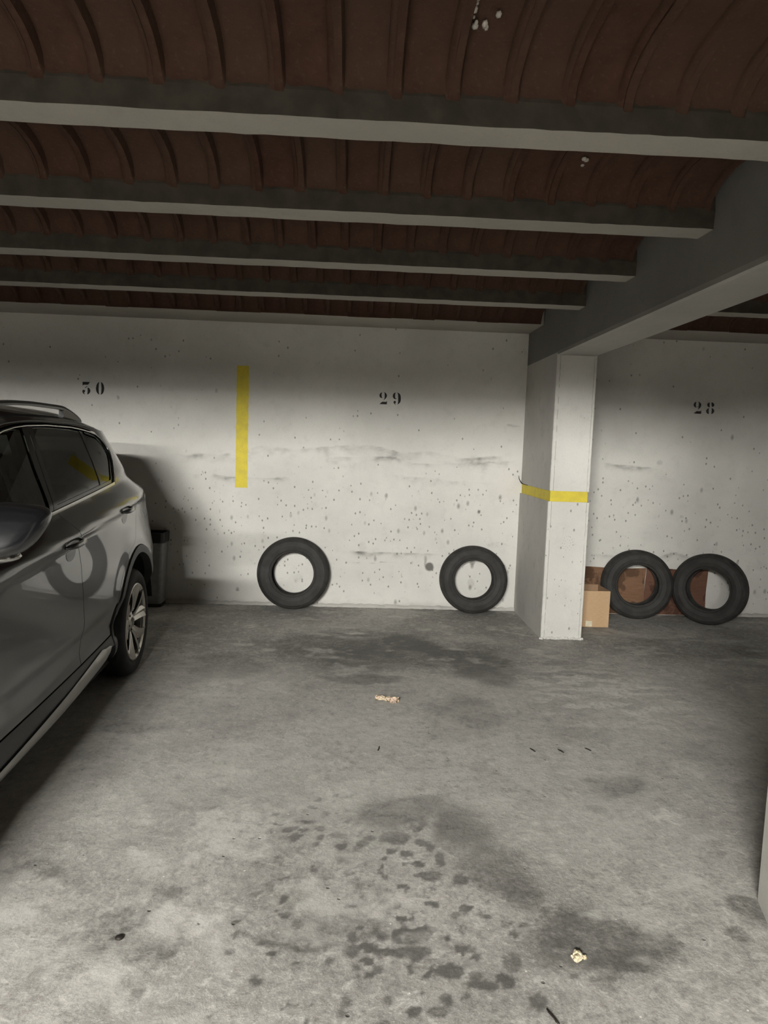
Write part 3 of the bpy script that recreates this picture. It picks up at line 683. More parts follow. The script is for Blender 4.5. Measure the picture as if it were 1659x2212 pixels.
def _build_side():
    V = np.zeros((len(GU), len(GZ)))
    for i, u in enumerate(GU):
        c, b = zc(u), zb(u)
        kz = [.15, .235, .262, .30, .335, .37, .44, .52, .575, .62, .80, c - .05, c - .008, c + .005, c + .03, b - .012, b + .03, 1.60, 1.75]
        kv = [-.10, -.045, -.022, -.012, -.010, -.026, -.036, -.024, -.004, .000, .006, .013, .035, .034, .010, -.066, -.078, -.072 - .60 * (1.60 - b - .03), -.072 - .60 * (1.75 - b - .03)]
        V[i] = np.interp(GZ, kz, kv)
    def blur(A, s, ax):
        r = int(4 * s); k = np.exp(-.5 * (np.arange(-r, r + 1) / s) ** 2); k /= k.sum()
        P = np.pad(A, [(r, r) if a == ax else (0, 0) for a in (0, 1)], mode='edge')
        return np.apply_along_axis(lambda q: np.convolve(q, k, 'valid'), ax, P)
    V = blur(V, 1.8, 1); V = blur(V, 3, 0)
    Ug, Zg = np.meshgrid(GU, GZ, indexing='ij')
    V += .014 - .015 * (Ug + 1.35) ** 2                         # barrel-shaped in plan
    V += sstep(-.05, .5, Ug) * np.interp(Zg, [.45, .55, .72, 1.05, 1.15, 1.28], [.014, .030, .036, -.028, -.020, 0])
    t = np.clip(Ug - .1, 0, 2); V -= .12 * t ** 2 + .9 * np.clip(Ug - .55, 0, 1) ** 2
    V -= .30 * np.clip(Ug + .12, 0, 2) ** 2 * sstep(1.08, 1.24, Zg)
    t = np.clip(-2.3 - Ug, 0, 2); V -= .12 * t ** 2 + .9 * np.clip(-2.95 - Ug, 0, 2) ** 2
    # flared wheel arches
    for uc in (0.0, -WB):
        d = np.sqrt((Ug - uc) ** 2 + (Zg - .336) ** 2)
        V += .016 * sstep(.66, .43, d) * sstep(1.0, .85, Zg) * sstep(.40, .56, Zg)
    return V
FV = _build_side()
FDU, FDZ = np.gradient(FV, .01, .005)
def samp(A, u, z):
    u = np.asarray(u, float); z = np.asarray(z, float)
    fi = np.clip((u - GU[0]) / .01, 0, len(GU) - 1.001); fj = np.clip((z - GZ[0]) / .005, 0, len(GZ) - 1.001)
    i = fi.astype(int); j = fj.astype(int); a = fi - i; b = fj - j
    return A[i, j] * (1 - a) * (1 - b) + A[i + 1, j] * a * (1 - b) + A[i, j + 1] * (1 - a) * b + A[i + 1, j + 1] * a * b
def F(u, z): return samp(FV, u, z)
def inpoly(P, x, y):
    n = len(P); r = np.zeros(x.shape, bool)
    for i in range(n):
        x0, y0 = P[i]; x1, y1 = P[(i + 1) % n]
        c = ((y0 > y) != (y1 > y)) & (x < (x1 - x0) * (y - y0) / ((y1 - y0) if y1 != y0 else 1e-9) + x0)
        r ^= c
    return r
def subdiv(P, res):
    out = []
    for i in range(len(P)):
        a = np.array(P[i]); b = np.array(P[(i + 1) % len(P)])
        n = max(1, int(math.ceil(np.linalg.norm(b - a) / res)))
        out += [tuple(a + (b - a) * k / n) for k in range(n)]
    return out
def patch(name, poly, m, parent, off=0.0, res=.035, thick=.014, far=False):
    """A body panel: outline in (u, z) lifted onto the side of the car, with turned-in edges."""
    area = sum(poly[i][0] * poly[(i + 1) % len(poly)][1] - poly[(i + 1) % len(poly)][0] * poly[i][1] for i in range(len(poly)))
    if area < 0: poly = poly[::-1]
    B = subdiv(poly, res); nb = len(B); Ba = np.array(B)
    u0, z0 = Ba.min(0); u1, z1 = Ba.max(0)
    gu, gz = np.meshgrid(np.arange(u0, u1, res), np.arange(z0, z1, res * .8))
    gu = gu.ravel() + .003 * np.sin(gz.ravel() * 91); gz = gz.ravel()
    ok = inpoly(B, gu, gz)
    d = np.min(np.hypot(gu[:, None] - Ba[None, :, 0], gz[:, None] - Ba[None, :, 1]), 1)
    ok &= d > res * .45
    pts = B + list(zip(gu[ok], gz[ok]))
    r = delaunay_2d_cdt([Vector(p) for p in pts], [(i, (i + 1) % nb) for i in range(nb)], [], 1, 1e-6)
    P = np.array([tuple(p) for p in r[0]]); T = [tuple(f) for f in r[2]]
    v = F(P[:, 0], P[:, 1]) + off
    du = samp(FDU, P[:, 0], P[:, 1]); dz = samp(FDZ, P[:, 0], P[:, 1])
    N = np.stack([np.ones(len(P)), -du, -dz], 1); N /= np.linalg.norm(N, axis=1)[:, None]
    co = np.stack([v, P[:, 0], P[:, 1]], 1)
    fs = []
    for f in T:
        a, b, c = (co[i] for i in f)
        fs.append(f if np.cross(b - a, c - a)[0] > 0 else f[::-1])
    if thick:
        # turned edge: second ring inwards
        key = {(round(p[0], 5), round(p[1], 5)): i for i, p in enumerate(P)}
        loop = [key.get((round(p[0], 5), round(p[1], 5))) for p in B]
        base = len(co); n = len(loop)
        if all(q is not None for q in loop):
            top = co[loop] ; low = top - np.array([thick, 0, 0])
            tang = np.roll(Ba, -1, 0) - np.roll(Ba, 1, 0); tang /= np.linalg.norm(tang, axis=1)[:, None] + 1e-9
            outn = np.stack([np.zeros(n), tang[:, 1], -tang[:, 0]], 1)
            co = np.concatenate([co, top, low]); N = np.concatenate([N, outn, outn])
            for i in range(n):
                j = (i + 1) % n
                fs.append((base + i, base + n + i, base + n + j, base + j))
    if far:
        co[:, 0] = -2 * HW - co[:, 0]; N[:, 0] *= -1; fs = [f[::-1] for f in fs]
    me = bpy.data.meshes.new(name); me.from_pydata([tuple(p) for p in co], [], fs); me.update()
    me.polygons.foreach_set('use_smooth', [True] * len(me.polygons))
    me.normals_split_custom_set_from_vertices([tuple(q) for q in N])
    me.materials.append(m)
    return link(name, me, None, parent)
def ribbon(name, path, rad, m, parent, off=0.0, far=False, seg=6, flat=1.0):
    bm = bmesh.new()
    P = np.array(path)
    v = F(P[:, 0], P[:, 1]) + off
    if far: v = -2 * HW - v
    tube_bm(bm, list(zip(v, P[:, 0], P[:, 1])), rad, seg)
    return from_bm(name, bm, m, parent, smooth=True)
def arc(uc, r, a0, a1, n=14, zc_=.336):
    return [(uc + r * math.cos(math.radians(a0 + (a1 - a0) * i / n)), zc_ + r * math.sin(math.radians(a0 + (a1 - a0) * i / n))) for i in range(n + 1)]
RA, RC = .440, .492           # wheel opening, outer edge of its cladding
def ue(z): return np.interp(z, [.2, .45, .6, 1.0, 1.13, 1.2, 1.35, 1.5, 1.56], [.60, .62, .66, .66, .62, .50, .40, .34, .30])
def uend(z): return np.interp(z, [.2, .3, .68, .70, 1.03, 1.10, 1.2, 1.35, 1.5, 1.56], [.80, .86, .865, .825, .79, .755, .74, .66, .575, .56])
def uf(z): return np.interp(z, [.2, .6, .9, 1.0], [-3.22, -3.24, -3.16, -3.0])
def ufend(z): return np.interp(z, [.2, .35, .6, .8, .88], [-3.44, -3.49, -3.49, -3.44, -3.36])
G = .0028                     # half a shut line
def SDL(d):                   # slanted shut line between the doors, shifted by d
    return [(u + d, z) for u, z in ((-1.03, .39), (-1.06, .58), (-1.097, .75), (-1.14, .90), (-1.19, 1.0), (-1.212, 1.07), (-1.225, 1.159))]
SF = -2.16                    # front edge of the front door
DLO = [(-2.22, 1.085), (-1.448, 1.139), (-.962, 1.175), (-.262, 1.226), (-.150, 1.284), (-.058, 1.343), (-.012, 1.400), (-.016, 1.446), (-.045, 1.480), (-.095, 1.505), (-.258, 1.527),
       (-.435, 1.5385), (-.776, 1.5415), (-1.016, 1.534), (-1.15, 1.523), (-1.285, 1.504), (-1.42, 1.474), (-1.62, 1.405), (-1.86, 1.283)]
def dlo_top(u): return np.interp(u, [-1.86, -1.62, -1.42, -1.285, -1.15, -1.016, -.776, -.435, -.258, -.095], [1.283, 1.405, 1.474, 1.504, 1.523, 1.534, 1.5415, 1.5385, 1.527, 1.505])
def dlo_bot(u): return np.interp(u, [-2.22, -1.448, -.962, -.262], [1.085, 1.139, 1.175, 1.226])
LOW = .392                    # lower edge of the doors, above the sill cladding
DR = [(-.497, .47), (-.482, .56), (-.430, .655), (-.367, .725), (-.227, .818), (-.11, .850), (-.06, .885), (-.040, .94), (-.038, 1.05), (-.050, 1.10)]
def wp(pts):
    """Final nudge of the rear of the side windows."""
    return [(u + float(np.interp(z, [1.15, 1.226, 1.284, 1.343, 1.40, 1.53], [0, -.004, -.019, -.013, .014, .006])) * float(sstep(-.75, -.47, u)), z) for u, z in pts]     # rear edge of the rear door
def side_parts(far):
    K = dict(far=far)
    P = lambda name, poly, m=M['paint'], **k: patch(name, poly, m, CAR, far=far, **k)
    bu = lambda us: [(u, float(dlo_bot(u))) for u in us]
    lin = lambda a, b, n: [a + (b - a) * i / n for i in range(n + 1)]
    # black inner body behind the shut lines, with wheel openings and window aperture left open
    low = [(float(uf(.24)), .24), (-WB - RA - .03, .24)] + arc(-WB, RA + .03, 180, 0, 16)[:] + [(-WB + RA + .03, .24), (-RA - .03, .24)] + arc(0, RA + .03, 180, 11, 16) + [(float(ue(.44)), .44)]
    shell = low + [(float(ue(z)), z) for z in (.6, 1.0, 1.13, 1.2, 1.22)] + [(.28, 1.222)] + [(u, float(dlo_bot(u)) - .012) for u in lin(-.270, -2.22, 12)] + [(-2.6, 1.0), (-3.0, .95), (float(uf(.9)), .88)]
    patch('inner_body', shell, M['dark'], CAR, off=-.016, res=.07, thick=0, far=far)
    # doors
    fd = [(SF + G, LOW)] + SDL(-G) + bu(lin(-1.28, -2.14, 8)) + [(SF + G, 1.07)]
    o = P('front_door', fd)
    handle(o, -1.288, .984, far)
    rd = [(-.505, LOW)] + [(u - G, z) for u, z in DR] + [(-.12, 1.16)] + wp([(-.235, 1.222)]) + bu(lin(-.30, -1.17, 7)) + SDL(G)[::-1]
    o = P('rear_door', rd)
    handle(o, -.348, 1.044, far)
    # rear quarter and roof side in one piece, around the window
    q = [(u + G, z) for u, z in DR[1:]] + [(-.12 + G, 1.158)] + wp([(-.230, 1.219)])
    q = q + wp([(-.150 + .012, 1.280), (-.058 + .013, 1.340), (.002, 1.400), (-.002, 1.450), (-.035, 1.490), (-.09, 1.517), (-.258, 1.540), (-.435, 1.551)]) + [(-.776, 1.554), (-1.016, 1.547), (-1.15, 1.536), (-1.285, 1.517), (-1.42, 1.486), (-1.62, 1.418), (-1.86, 1.297), (-2.22, 1.10), (-2.36, 1.06)]
    q = q + [(u, float(zg(u)) + .004) for u in (-2.36, -2.0, -1.8, -1.6, -1.45, -1.337, -1.25, -1.168, -1.08, -.99, -.87, -.755, -.6, -.406, -.3, -.205, -.12, -.04, .08)]
    q = q + [(float(ue(z)), z) for z in (1.53, 1.5, 1.42, 1.35, 1.27, 1.2, 1.165, 1.13, 1.06, 1.0, .9, .8, .72)] + [(float(ue(.6)), .6), (float(ue(.46)), .46), (RC + .02, .455)]
    q = q + arc(0, RC, 15, 153, 18)[0:] 
    q = q + [(-.482 + G, .56)]
    qq = []
    for p in q:
        if not qq or math.hypot(p[0] - qq[-1][0], p[1] - qq[-1][1]) > .004: qq.append(p)
    if math.hypot(qq[0][0] - qq[-1][0], qq[0][1] - qq[-1][1]) < .006: qq.pop()
    P('rear_quarter_panel', qq)
    # front wing
    hood = lambda u: float(np.interp(u, [-3.3, -3.0, -2.5, -2.36], [.86, .93, 1.02, 1.06]))
    wing = [(-WB + RC + .012, LOW), (SF - G, LOW), (SF - G, 1.07), (-2.24, 1.075), (-2.36, 1.055)] + [(u, hood(u)) for u in (-2.5, -2.75, -3.0, -3.15)] + [(float(uf(.8)), .8), (float(uf(.6)), .6), (float(uf(.45)), .45), (-WB - RC - .02, .45)] + arc(-WB, RC, 165, 8, 18)
    P('front_wing', wing)
    # grey plastic: arches and sill
    for uc in (0.0, -WB):
        a0, a1 = (14, 190) if uc == 0.0 else (-8, 182)
        P('arch_cladding', arc(uc, RC - .004, a0, a1, 22) + arc(uc, RA, a1, a0, 22), M['plastic'], off=.007, res=.03, thick=.05)
    tp = lambda u: .347 + (u + 1.1) * .055
    sill = [(-WB + RC - .01, tp(-2.15) - .03)] + [(u, tp(u) - .035) for u in lin(-2.1, -.62, 8)] + [(-.50, .33), (-RC - .004, LOW - .008)] + [(u, LOW - .007) for u in lin(-.55, -2.1, 8)] + [(-WB + RC + .003, LOW - .007)]
    P('side_sill', sill, M['plastic'], off=.002)
    lo = lambda u: .277 + (u + 1.1) * .065
    st = [(u, lo(u)) for u in lin(-2.14, -.80, 10)] + [(-.70, .305), (-.62, .322), (-.565, .345), (-.60, .354), (-.66, .358)] + [(u, tp(u)) for u in lin(-.72, -2.14, 12)]
    P('sill_trim_strip', st, M['strip'], off=.010, res=.025, thick=.02)
    # windows
    sh = lambda pts: [(u + float(np.interp(z, [1.15, 1.346, 1.52], [.062, .055, .039])), z) for u, z in pts]
    f = [(u, float(dlo_bot(u)) + .016) for u in lin(-2.12, -1.285, 6)] + sh([(-1.338, 1.20), (-1.235, 1.346), (-1.100, 1.512)]) + [(u, float(dlo_top(u)) - .010) for u in (-1.15, -1.285, -1.42, -1.62, -1.86)]
    patch('front_side_window', f, M['glass'], CAR, off=-.012, thick=0, far=far)
    r = [(u, float(dlo_bot(u)) + .016) for u in lin(-1.193, -.55, 6)] + wp([(-.486, 1.230), (-.385, 1.360), (-.325, 1.500), (-.322, float(dlo_top(-.322)) - .010)]) + [(u, float(dlo_top(u)) - .010) for u in (-.455, -.6, -.776, -.9)] + sh([(-.985, 1.522), (-1.125, 1.346)])
    patch('rear_side_window', r, M['privacy'], CAR, off=-.012, thick=0, far=far)
    c = [(-.44, 1.232), (-.262, 1.243), (-.168, 1.290), (-.076, 1.348), (-.034, 1.402), (-.038, 1.440), (-.064, 1.468), (-.11, 1.490), (-.262, 1.514), (-.287, 1.515), (-.292, 1.500), (-.346, 1.360)]
    patch('quarter_window', wp(c), M['privacy'], CAR, off=-.012, thick=0, far=far)
    # gloss black pillar covers and window rubbers
    bp = [(-1.342, float(dlo_bot(-1.342)) + .008), (-1.258, float(dlo_bot(-1.258)) + .008), (-1.128, 1.346), (-.985, 1.531), (-1.105, 1.522), (-1.238, 1.346)]
    s1 = [(-1.345, 1.150), (-1.306, 1.153), (-1.178, 1.346), (-1.043, 1.527), (-1.105, 1.522), (-1.238, 1.346)]
    s2 = [(-1.300, 1.153), (-1.253, 1.156), (-1.126, 1.346), (-.985, 1.529), (-1.038, 1.528), (-1.172, 1.346)]
    P('door_pillar_cover', sh(s1), M['gloss'], off=-.004, res=.03); P('door_pillar_cover', sh(s2), M['gloss'], off=-.004, res=.03)
    P('window_divider', wp([(-.487, 1.222), (-.438, 1.226), (-.344, 1.360), (-.290, 1.500), (-.288, 1.517), (-.328, 1.523), (-.327, 1.500), (-.387, 1.360)]), M['gloss'], off=-.008, res=.03)
    # rubber along the belt and round the window
    P('window_rubber', [(u, float(dlo_bot(u)) + .004) for u in lin(-2.15, -.270, 14)] + [(u, float(dlo_bot(u)) + .020) for u in lin(-.270, -2.15, 14)], M['gloss'], off=-.005, res=.02)
    for path in ([(-.262, 1.228), (-.160, 1.286), (-.070, 1.344), (-.024, 1.401), (-.027, 1.446), (-.055, 1.474), (-.105, 1.497), (-.258, 1.518)],):
        inner = [(x - .016 * s, y + t) for (x, y), s, t in zip(path, (0, .7, .9, 1, .9, .6, .3, 0), (.016, .010, .006, 0, -.006, -.010, -.012, -.012))]
        P('window_rubber', wp(path + inner[::-1]), M['gloss'], off=-.006, res=.02)
    # bright trim: flat bar along the belt, thin line round the rest
    P('window_trim', [(u, float(dlo_bot(u)) - .008) for u in lin(-2.15, -.270, 16)] + [(-.243, 1.231), (-.266, float(dlo_bot(-.27)) + .006)] + [(u, float(dlo_bot(u)) + .005) for u in lin(-.30, -2.15, 15)], M['chrome'], off=.006, res=.02, thick=.012)
    ring = wp([(-.250, 1.226), (-.150, 1.284), (-.058, 1.343), (-.012, 1.400), (-.016, 1.446), (-.045, 1.480), (-.095, 1.505), (-.18, 1.518)]) + [(u, float(dlo_top(u))) for u in (-.285, -.35, -.435, -.6, -.776, -.9, -1.016, -1.15, -1.285, -1.42, -1.62, -1.86, -2.15)]
    ribbon('window_surround', ring, .0045, M['chrome'], CAR, off=.001, far=far)
    ribbon('gutter_line', [(u, float(zg(u)) + .003) for u in lin(-1.9, -.04, 24)], .0035, M['rail'], CAR, off=.0, far=far)
def handle(door, u, z, far):
    """Recessed cup with a bar across it."""
    s = -1 if far else 1
    bm = bmesh.new(); prev = None
    c = []
    for k in range(20):
        a = 2 * PI * k / 20
        c.append((u + .062 * math.cos(a), z - .004 + .034 * math.sin(a) * (1.0 if math.sin(a) > 0 else 1.15)))
    patch('handle_cup', c, M['gloss'], door, off=.0012, res=.012, thick=0, far=far)
    path = [(u - .105, z + .030), (u - .09, z + .034), (u - .04, z + .035), (u + .03, z + .036), (u + .085, z + .038), (u + .112, z + .037)]
    bm = bmesh.new(); ring_prev = None
    for i, (pu, pz) in enumerate(path):
        d = (.004, .020, .030, .031, .026, .006)[i]; h = (.006, .012, .0135, .0135, .0125, .007)[i]
        fv = float(F(pu, pz))
        rg = []
        for k in range(10):
            a = 2 * PI * k / 10
            x = fv + d * .5 + (.5 * d + .002) * math.cos(a) if i in (0, 5) else fv + d + .009 * math.cos(a)
            x = x if s > 0 else -2 * HW - x
            rg.append(bm.verts.new((x, pu, pz + h * math.sin(a))))
        if ring_prev:
            for k in range(10): bm.faces.new((ring_prev[k], ring_prev[(k + 1) % 10], rg[(k + 1) % 10], rg[k]))
        else: bm.faces.new(rg[::-1])
        ring_prev = rg
    bm.faces.new(ring_prev)
    from_bm('door_handle', bm, M['paint'], door, smooth=True)
for far in (False, True): side_parts(far)

# --- ends and top: surfaces spanning from side to side
def xw(s, u, z, inset=0.0):
    """x across the car at s in [-1, 1], between the two flanks."""
    return -HW + s * (HW + float(F(u, z)) - inset)
def rear_surf(name, z0, z1, s0, s1, m, off=0.0, n=24, nt=8, parent=CAR):
    def fn(a, t):
        z = z0 + (z1 - z0) * t; s = s0 + (s1 - s0) * a
        e = float(ue(z)); u = e + (float(uend(z)) - e) * (1 - abs(s) ** 4.5)
        return (xw(s, e, z), u + off, z)
    return surf(name, fn, n, nt, m, parent)
rear_surf('rear_bumper', .42, .70, -1, 1, M['plastic'])
tg = rear_surf('tailgate', .70, 1.14, -1, 1, M['paint'], n=30)
rear_surf('rear_window', 1.16, 1.49, -.88, .88, M['privacy'], .004)
rear_surf('tailgate_frame', 1.14, 1.53, -1, -.86, M['paint']); rear_surf('tailgate_frame', 1.14, 1.53, .86, 1, M['paint'])
rear_surf('tailgate_frame', 1.13, 1.17, -.9, .9, M['paint']); rear_surf('tailgate_frame', 1.48, 1.535, -.72, .72, M['paint'])
for s in (-1, 1):
    rear_surf('tail_lamp', .86, 1.06, *( (.55, .985) if s > 0 else (-.985, -.55)), M['redlamp'], .008, n=10)
rear_surf('number_plate_recess', .78, .90, -.32, .32, M['gloss'], .004, n=6, nt=2)
def front_surf(name, z0, z1, s0, s1, m, off=0.0, n=24, nt=8):
    def fn(a, t):
        z = z0 + (z1 - z0) * t; s = s0 + (s1 - s0) * a
        e = float(uf(z)); u = e + (float(ufend(z)) - e) * (1 - abs(s) ** 4)
        return (xw(s, e, z), u - off, z)
    return surf(name, fn, n, nt, m, CAR, flip=True)
front_surf('front_bumper', .24, .62, -1, 1, M['paint']); front_surf('front_fascia', .62, .87, -1, 1, M['paint'])
front_surf('lower_grille', .26, .46, -.62, .62, M['gloss'], .006)
gr = front_surf('grille', .60, .80, -.42, .42, M['gloss'], .008)
for i in range(5):
    z = .63 + .035 * i; bm = bmesh.new()
    pts = []
    for k in range(9):
        s = -.38 + .76 * k / 8; e = float(uf(z)); pts.append((xw(s, e, z), e + (float(ufend(z)) - e) * (1 - abs(s) ** 4) - .012, z))
    tube_bm(bm, pts, .006, 6); from_bm('grille_bar', bm, M['plastic'], gr, smooth=True)
front_surf('headlamp', .70, .83, .46, .97, M['lamp'], .008, n=10); front_surf('headlamp', .70, .83, -.97, -.46, M['lamp'], .008, n=10)
def roof_fn(a, t):
    s = -1 + 2 * a; ua = -1.66 + .10 * s * s; ub = .55 - .40 * abs(s) ** 4
    u = ua + (ub - ua) * t
    z = float(zg(u)) + .004
    zed = z + (.066 * (1 - abs(s) ** 7) + .014 * (1 - s * s)) * min(1.0, .55 + .45 * math.sin(PI * min(1, max(0, t)) ** .8) * 1.3)
    x = -HW + s * (HW + float(F(u, z)))
    return (x, u, zed)
surf('roof', roof_fn, 60, 30, M['paint'], CAR)
def ws_fn(a, t):
    s = -1 + 2 * a
    ub, ut = -2.38 - .16 * (1 - s * s), -1.66 + .10 * s * s
    u = ub + (ut - ub) * t
    zt = float(zg(ut)) + .004 + (.066 * (1 - abs(s) ** 7) + .014 * (1 - s * s)) * .55; zbm = 1.055
    z = zbm + (zt - zbm) * t + .03 * math.sin(PI * t) * .6
    x0 = -HW + s * (HW + float(F(-2.36, 1.06))); x1 = -HW + s * (HW + float(F(ut, float(zg(ut)))))
    return (x0 + (x1 - x0) * t, u, z)
surf('windscreen', ws_fn, 20, 12, M['glass'], CAR)
def hood_fn(a, t):
    s = -1 + 2 * a
    ub = -2.36 - .19 * (1 - s * s); ufz = float(uf(.88)) + (float(ufend(.87)) - float(uf(.88))) * (1 - abs(s) ** 4)
    u = ub + (ufz - ub) * t
    ze = float(np.interp(u, [-3.4, -3.3, -3.0, -2.5, -2.36], [.83, .86, .93, 1.02, 1.055]))
    uq = max(u, -3.14)
    x = -HW + s * (HW + float(F(uq, ze)))
    return (x, u, ze + .035 * (1 - abs(s) ** 3) * math.sin(PI * min(.98, .08 + t * .9)) + .012 * (1 - abs(s) ** 2))
surf('bonnet', hood_fn, 26, 20, M['paint'], CAR, flip=True)
# underbody, wheel housings, cabin tub
bm = bmesh.new(); add_box(bm, -2 * HW + .06, -.06, -3.2, .52, .20, .27); from_bm('underbody', bm, M['dark'], CAR)
bm = bmesh.new(); add_box(bm, -2 * HW + .10, -.10, -2.3, .42, .30, .36); add_box(bm, -2 * HW + .08, -.08, .38, .42, .36, 1.12); from_bm('cabin_floor', bm, M['trimfab'], CAR)
for uc in (0.0, -WB):
    for sx in (-1, 1):
        bm = bmesh.new(); A = arc(uc, RA + .012, 8, 196, 20) if uc == 0 else arc(uc, RA + .012, -16, 196, 20); xo = [-.012, -.30] if sx > 0 else [-2 * HW + .012, -2 * HW + .30]
        r0 = [bm.verts.new((xo[0], u, z)) for u, z in A]; r1 = [bm.verts.new((xo[1], u, z)) for u, z in A]
        for i in range(len(A) - 1): bm.faces.new((r0[i], r0[i + 1], r1[i + 1], r1[i]))
        bm.faces.new(r1); from_bm('wheel_housing', bm, M['dark'], CAR, smooth=False)
# roof rails
def roof_z(u, x):
    sN = min(1, abs(x + HW) / (HW + float(F(u, float(zg(u)))))); t = (u + 1.56) / 1.9
    return float(zg(u)) + .004 + (.066 * (1 - sN ** 7) + .014 * (1 - sN * sN)) * min(1, .55 + .45 * math.sin(PI * min(1, max(0.001, t)) ** .8) * 1.3)
for sx in (-1, 1):
    XR = -.335
    rz = lambda u: roof_z(u, XR) + .046 * min(1, max(0, (u + 1.62) / .16)) ** .5 * min(1, max(0, (-.03 - u) / .30)) ** .7
    us = [-1.60 + (1.60 - .035) * k / 40 for k in range(41)]
    X_ = lambda x: x if sx > 0 else -2 * HW - x
    bm = bmesh.new(); prev = None
    for u in us:
        z = rz(u); r = [bm.verts.new((X_(XR + dx), u, z + dz)) for dx, dz in ((.014, -.004), (.010, .008), (-.010, .010), (-.016, .002), (-.012, -.014), (.010, -.014))]
        if prev:
            for k in range(6): bm.faces.new((prev[k], prev[(k + 1) % 6], r[(k + 1) % 6], r[k]))
        else: bm.faces.new(r)
        prev = r
    bm.faces.new(prev[::-1])
    rl = from_bm('roof_rail', bm, M['rail'], CAR, smooth=True, angle=35)
    for ua, ub in ((-1.60, -1.42), (-.335, -.035)):
        bm = bmesh.new(); prev = None
        for k in range(9):
            u = ua + (ub - ua) * k / 8; zt = rz(u) - .004; zb_ = roof_z(u, XR) - .03
            r = [bm.verts.new(p) for p in ((X_(XR + .012), u, zb_), (X_(XR + .012), u, zt), (X_(XR - .014), u, zt), (X_(XR - .014), u, zb_))]
            if prev:
                for q in range(4): bm.faces.new((prev[q], prev[(q + 1) % 4], r[(q + 1) % 4], r[q]))
            else: bm.faces.new(r)
            prev = r
        bm.faces.new(prev[::-1]); from_bm('rail_foot', bm, M['rail'], rl)
# door mirrors
for sx in (-1, 1):
    bm = bmesh.new()
    bmesh.ops.create_uvsphere(bm, u_segments=28, v_segments=18, radius=1.0)
    def shape(v):
        x, y, z = v.co
        sg = lambda q, p: math.copysign(abs(q) ** p, q)
        X = .112 * sg(x, .5); Z = .088 * sg(z, .62); Y = .085 * sg(y, .8)
        if Y > 0: Y *= .35                                   # flat towards the mirror glass
        Z *= 1 - .16 * (X / .118) * (1 if Z > 0 else -.3)
        Z += .018 * (X / .118) * (1 if Z < 0 else 0)
        Y += .62 * Z
        Y += .030 * (X / .118)                               # swept back outwards
        X += .42 * Z
        return Vector((X, Y, Z))
    for v in bm.verts: v.co = shape(v)
    for v in bm.verts: v.co = Vector((v.co.x * sx, v.co.y, v.co.z))
    mo = from_bm('door_mirror', bm, M['paint'], CAR, smooth=True)
    mo.location = ((.085 if sx > 0 else -2 * HW - .085), -2.08, 1.178)
    bm = bmesh.new()
    bmesh.ops.create_uvsphere(bm, u_segments=24, v_segments=8, radius=1.0)
    for v in bm.verts:
        x, y, z = v.co
        v.co = Vector(((.092 * math.copysign(abs(x) ** .7, x) - .036) * sx, .060 * y - .045 + .026 * x, -.080 + .020 * z))
    from_bm('mirror_lower_trim', bm, M['chrome'], mo, smooth=True)
    bm = bmesh.new(); add_box(bm, -.085, .085, .020, .034, -.055, .055, bevel=.002)
    for v in bm.verts: v.co = Vector((v.co.x + .42 * v.co.z * sx, v.co.y + .62 * v.co.z, v.co.z))
    from_bm('mirror_glass', bm, M['chrome'], mo)
    bm = bmesh.new(); add_box(bm, -.165 if sx > 0 else .06, -.06 if sx > 0 else .165, -.035, .035, -.080, -.035, bevel=.012); from_bm('mirror_arm', bm, M['gloss'], mo, smooth=False)

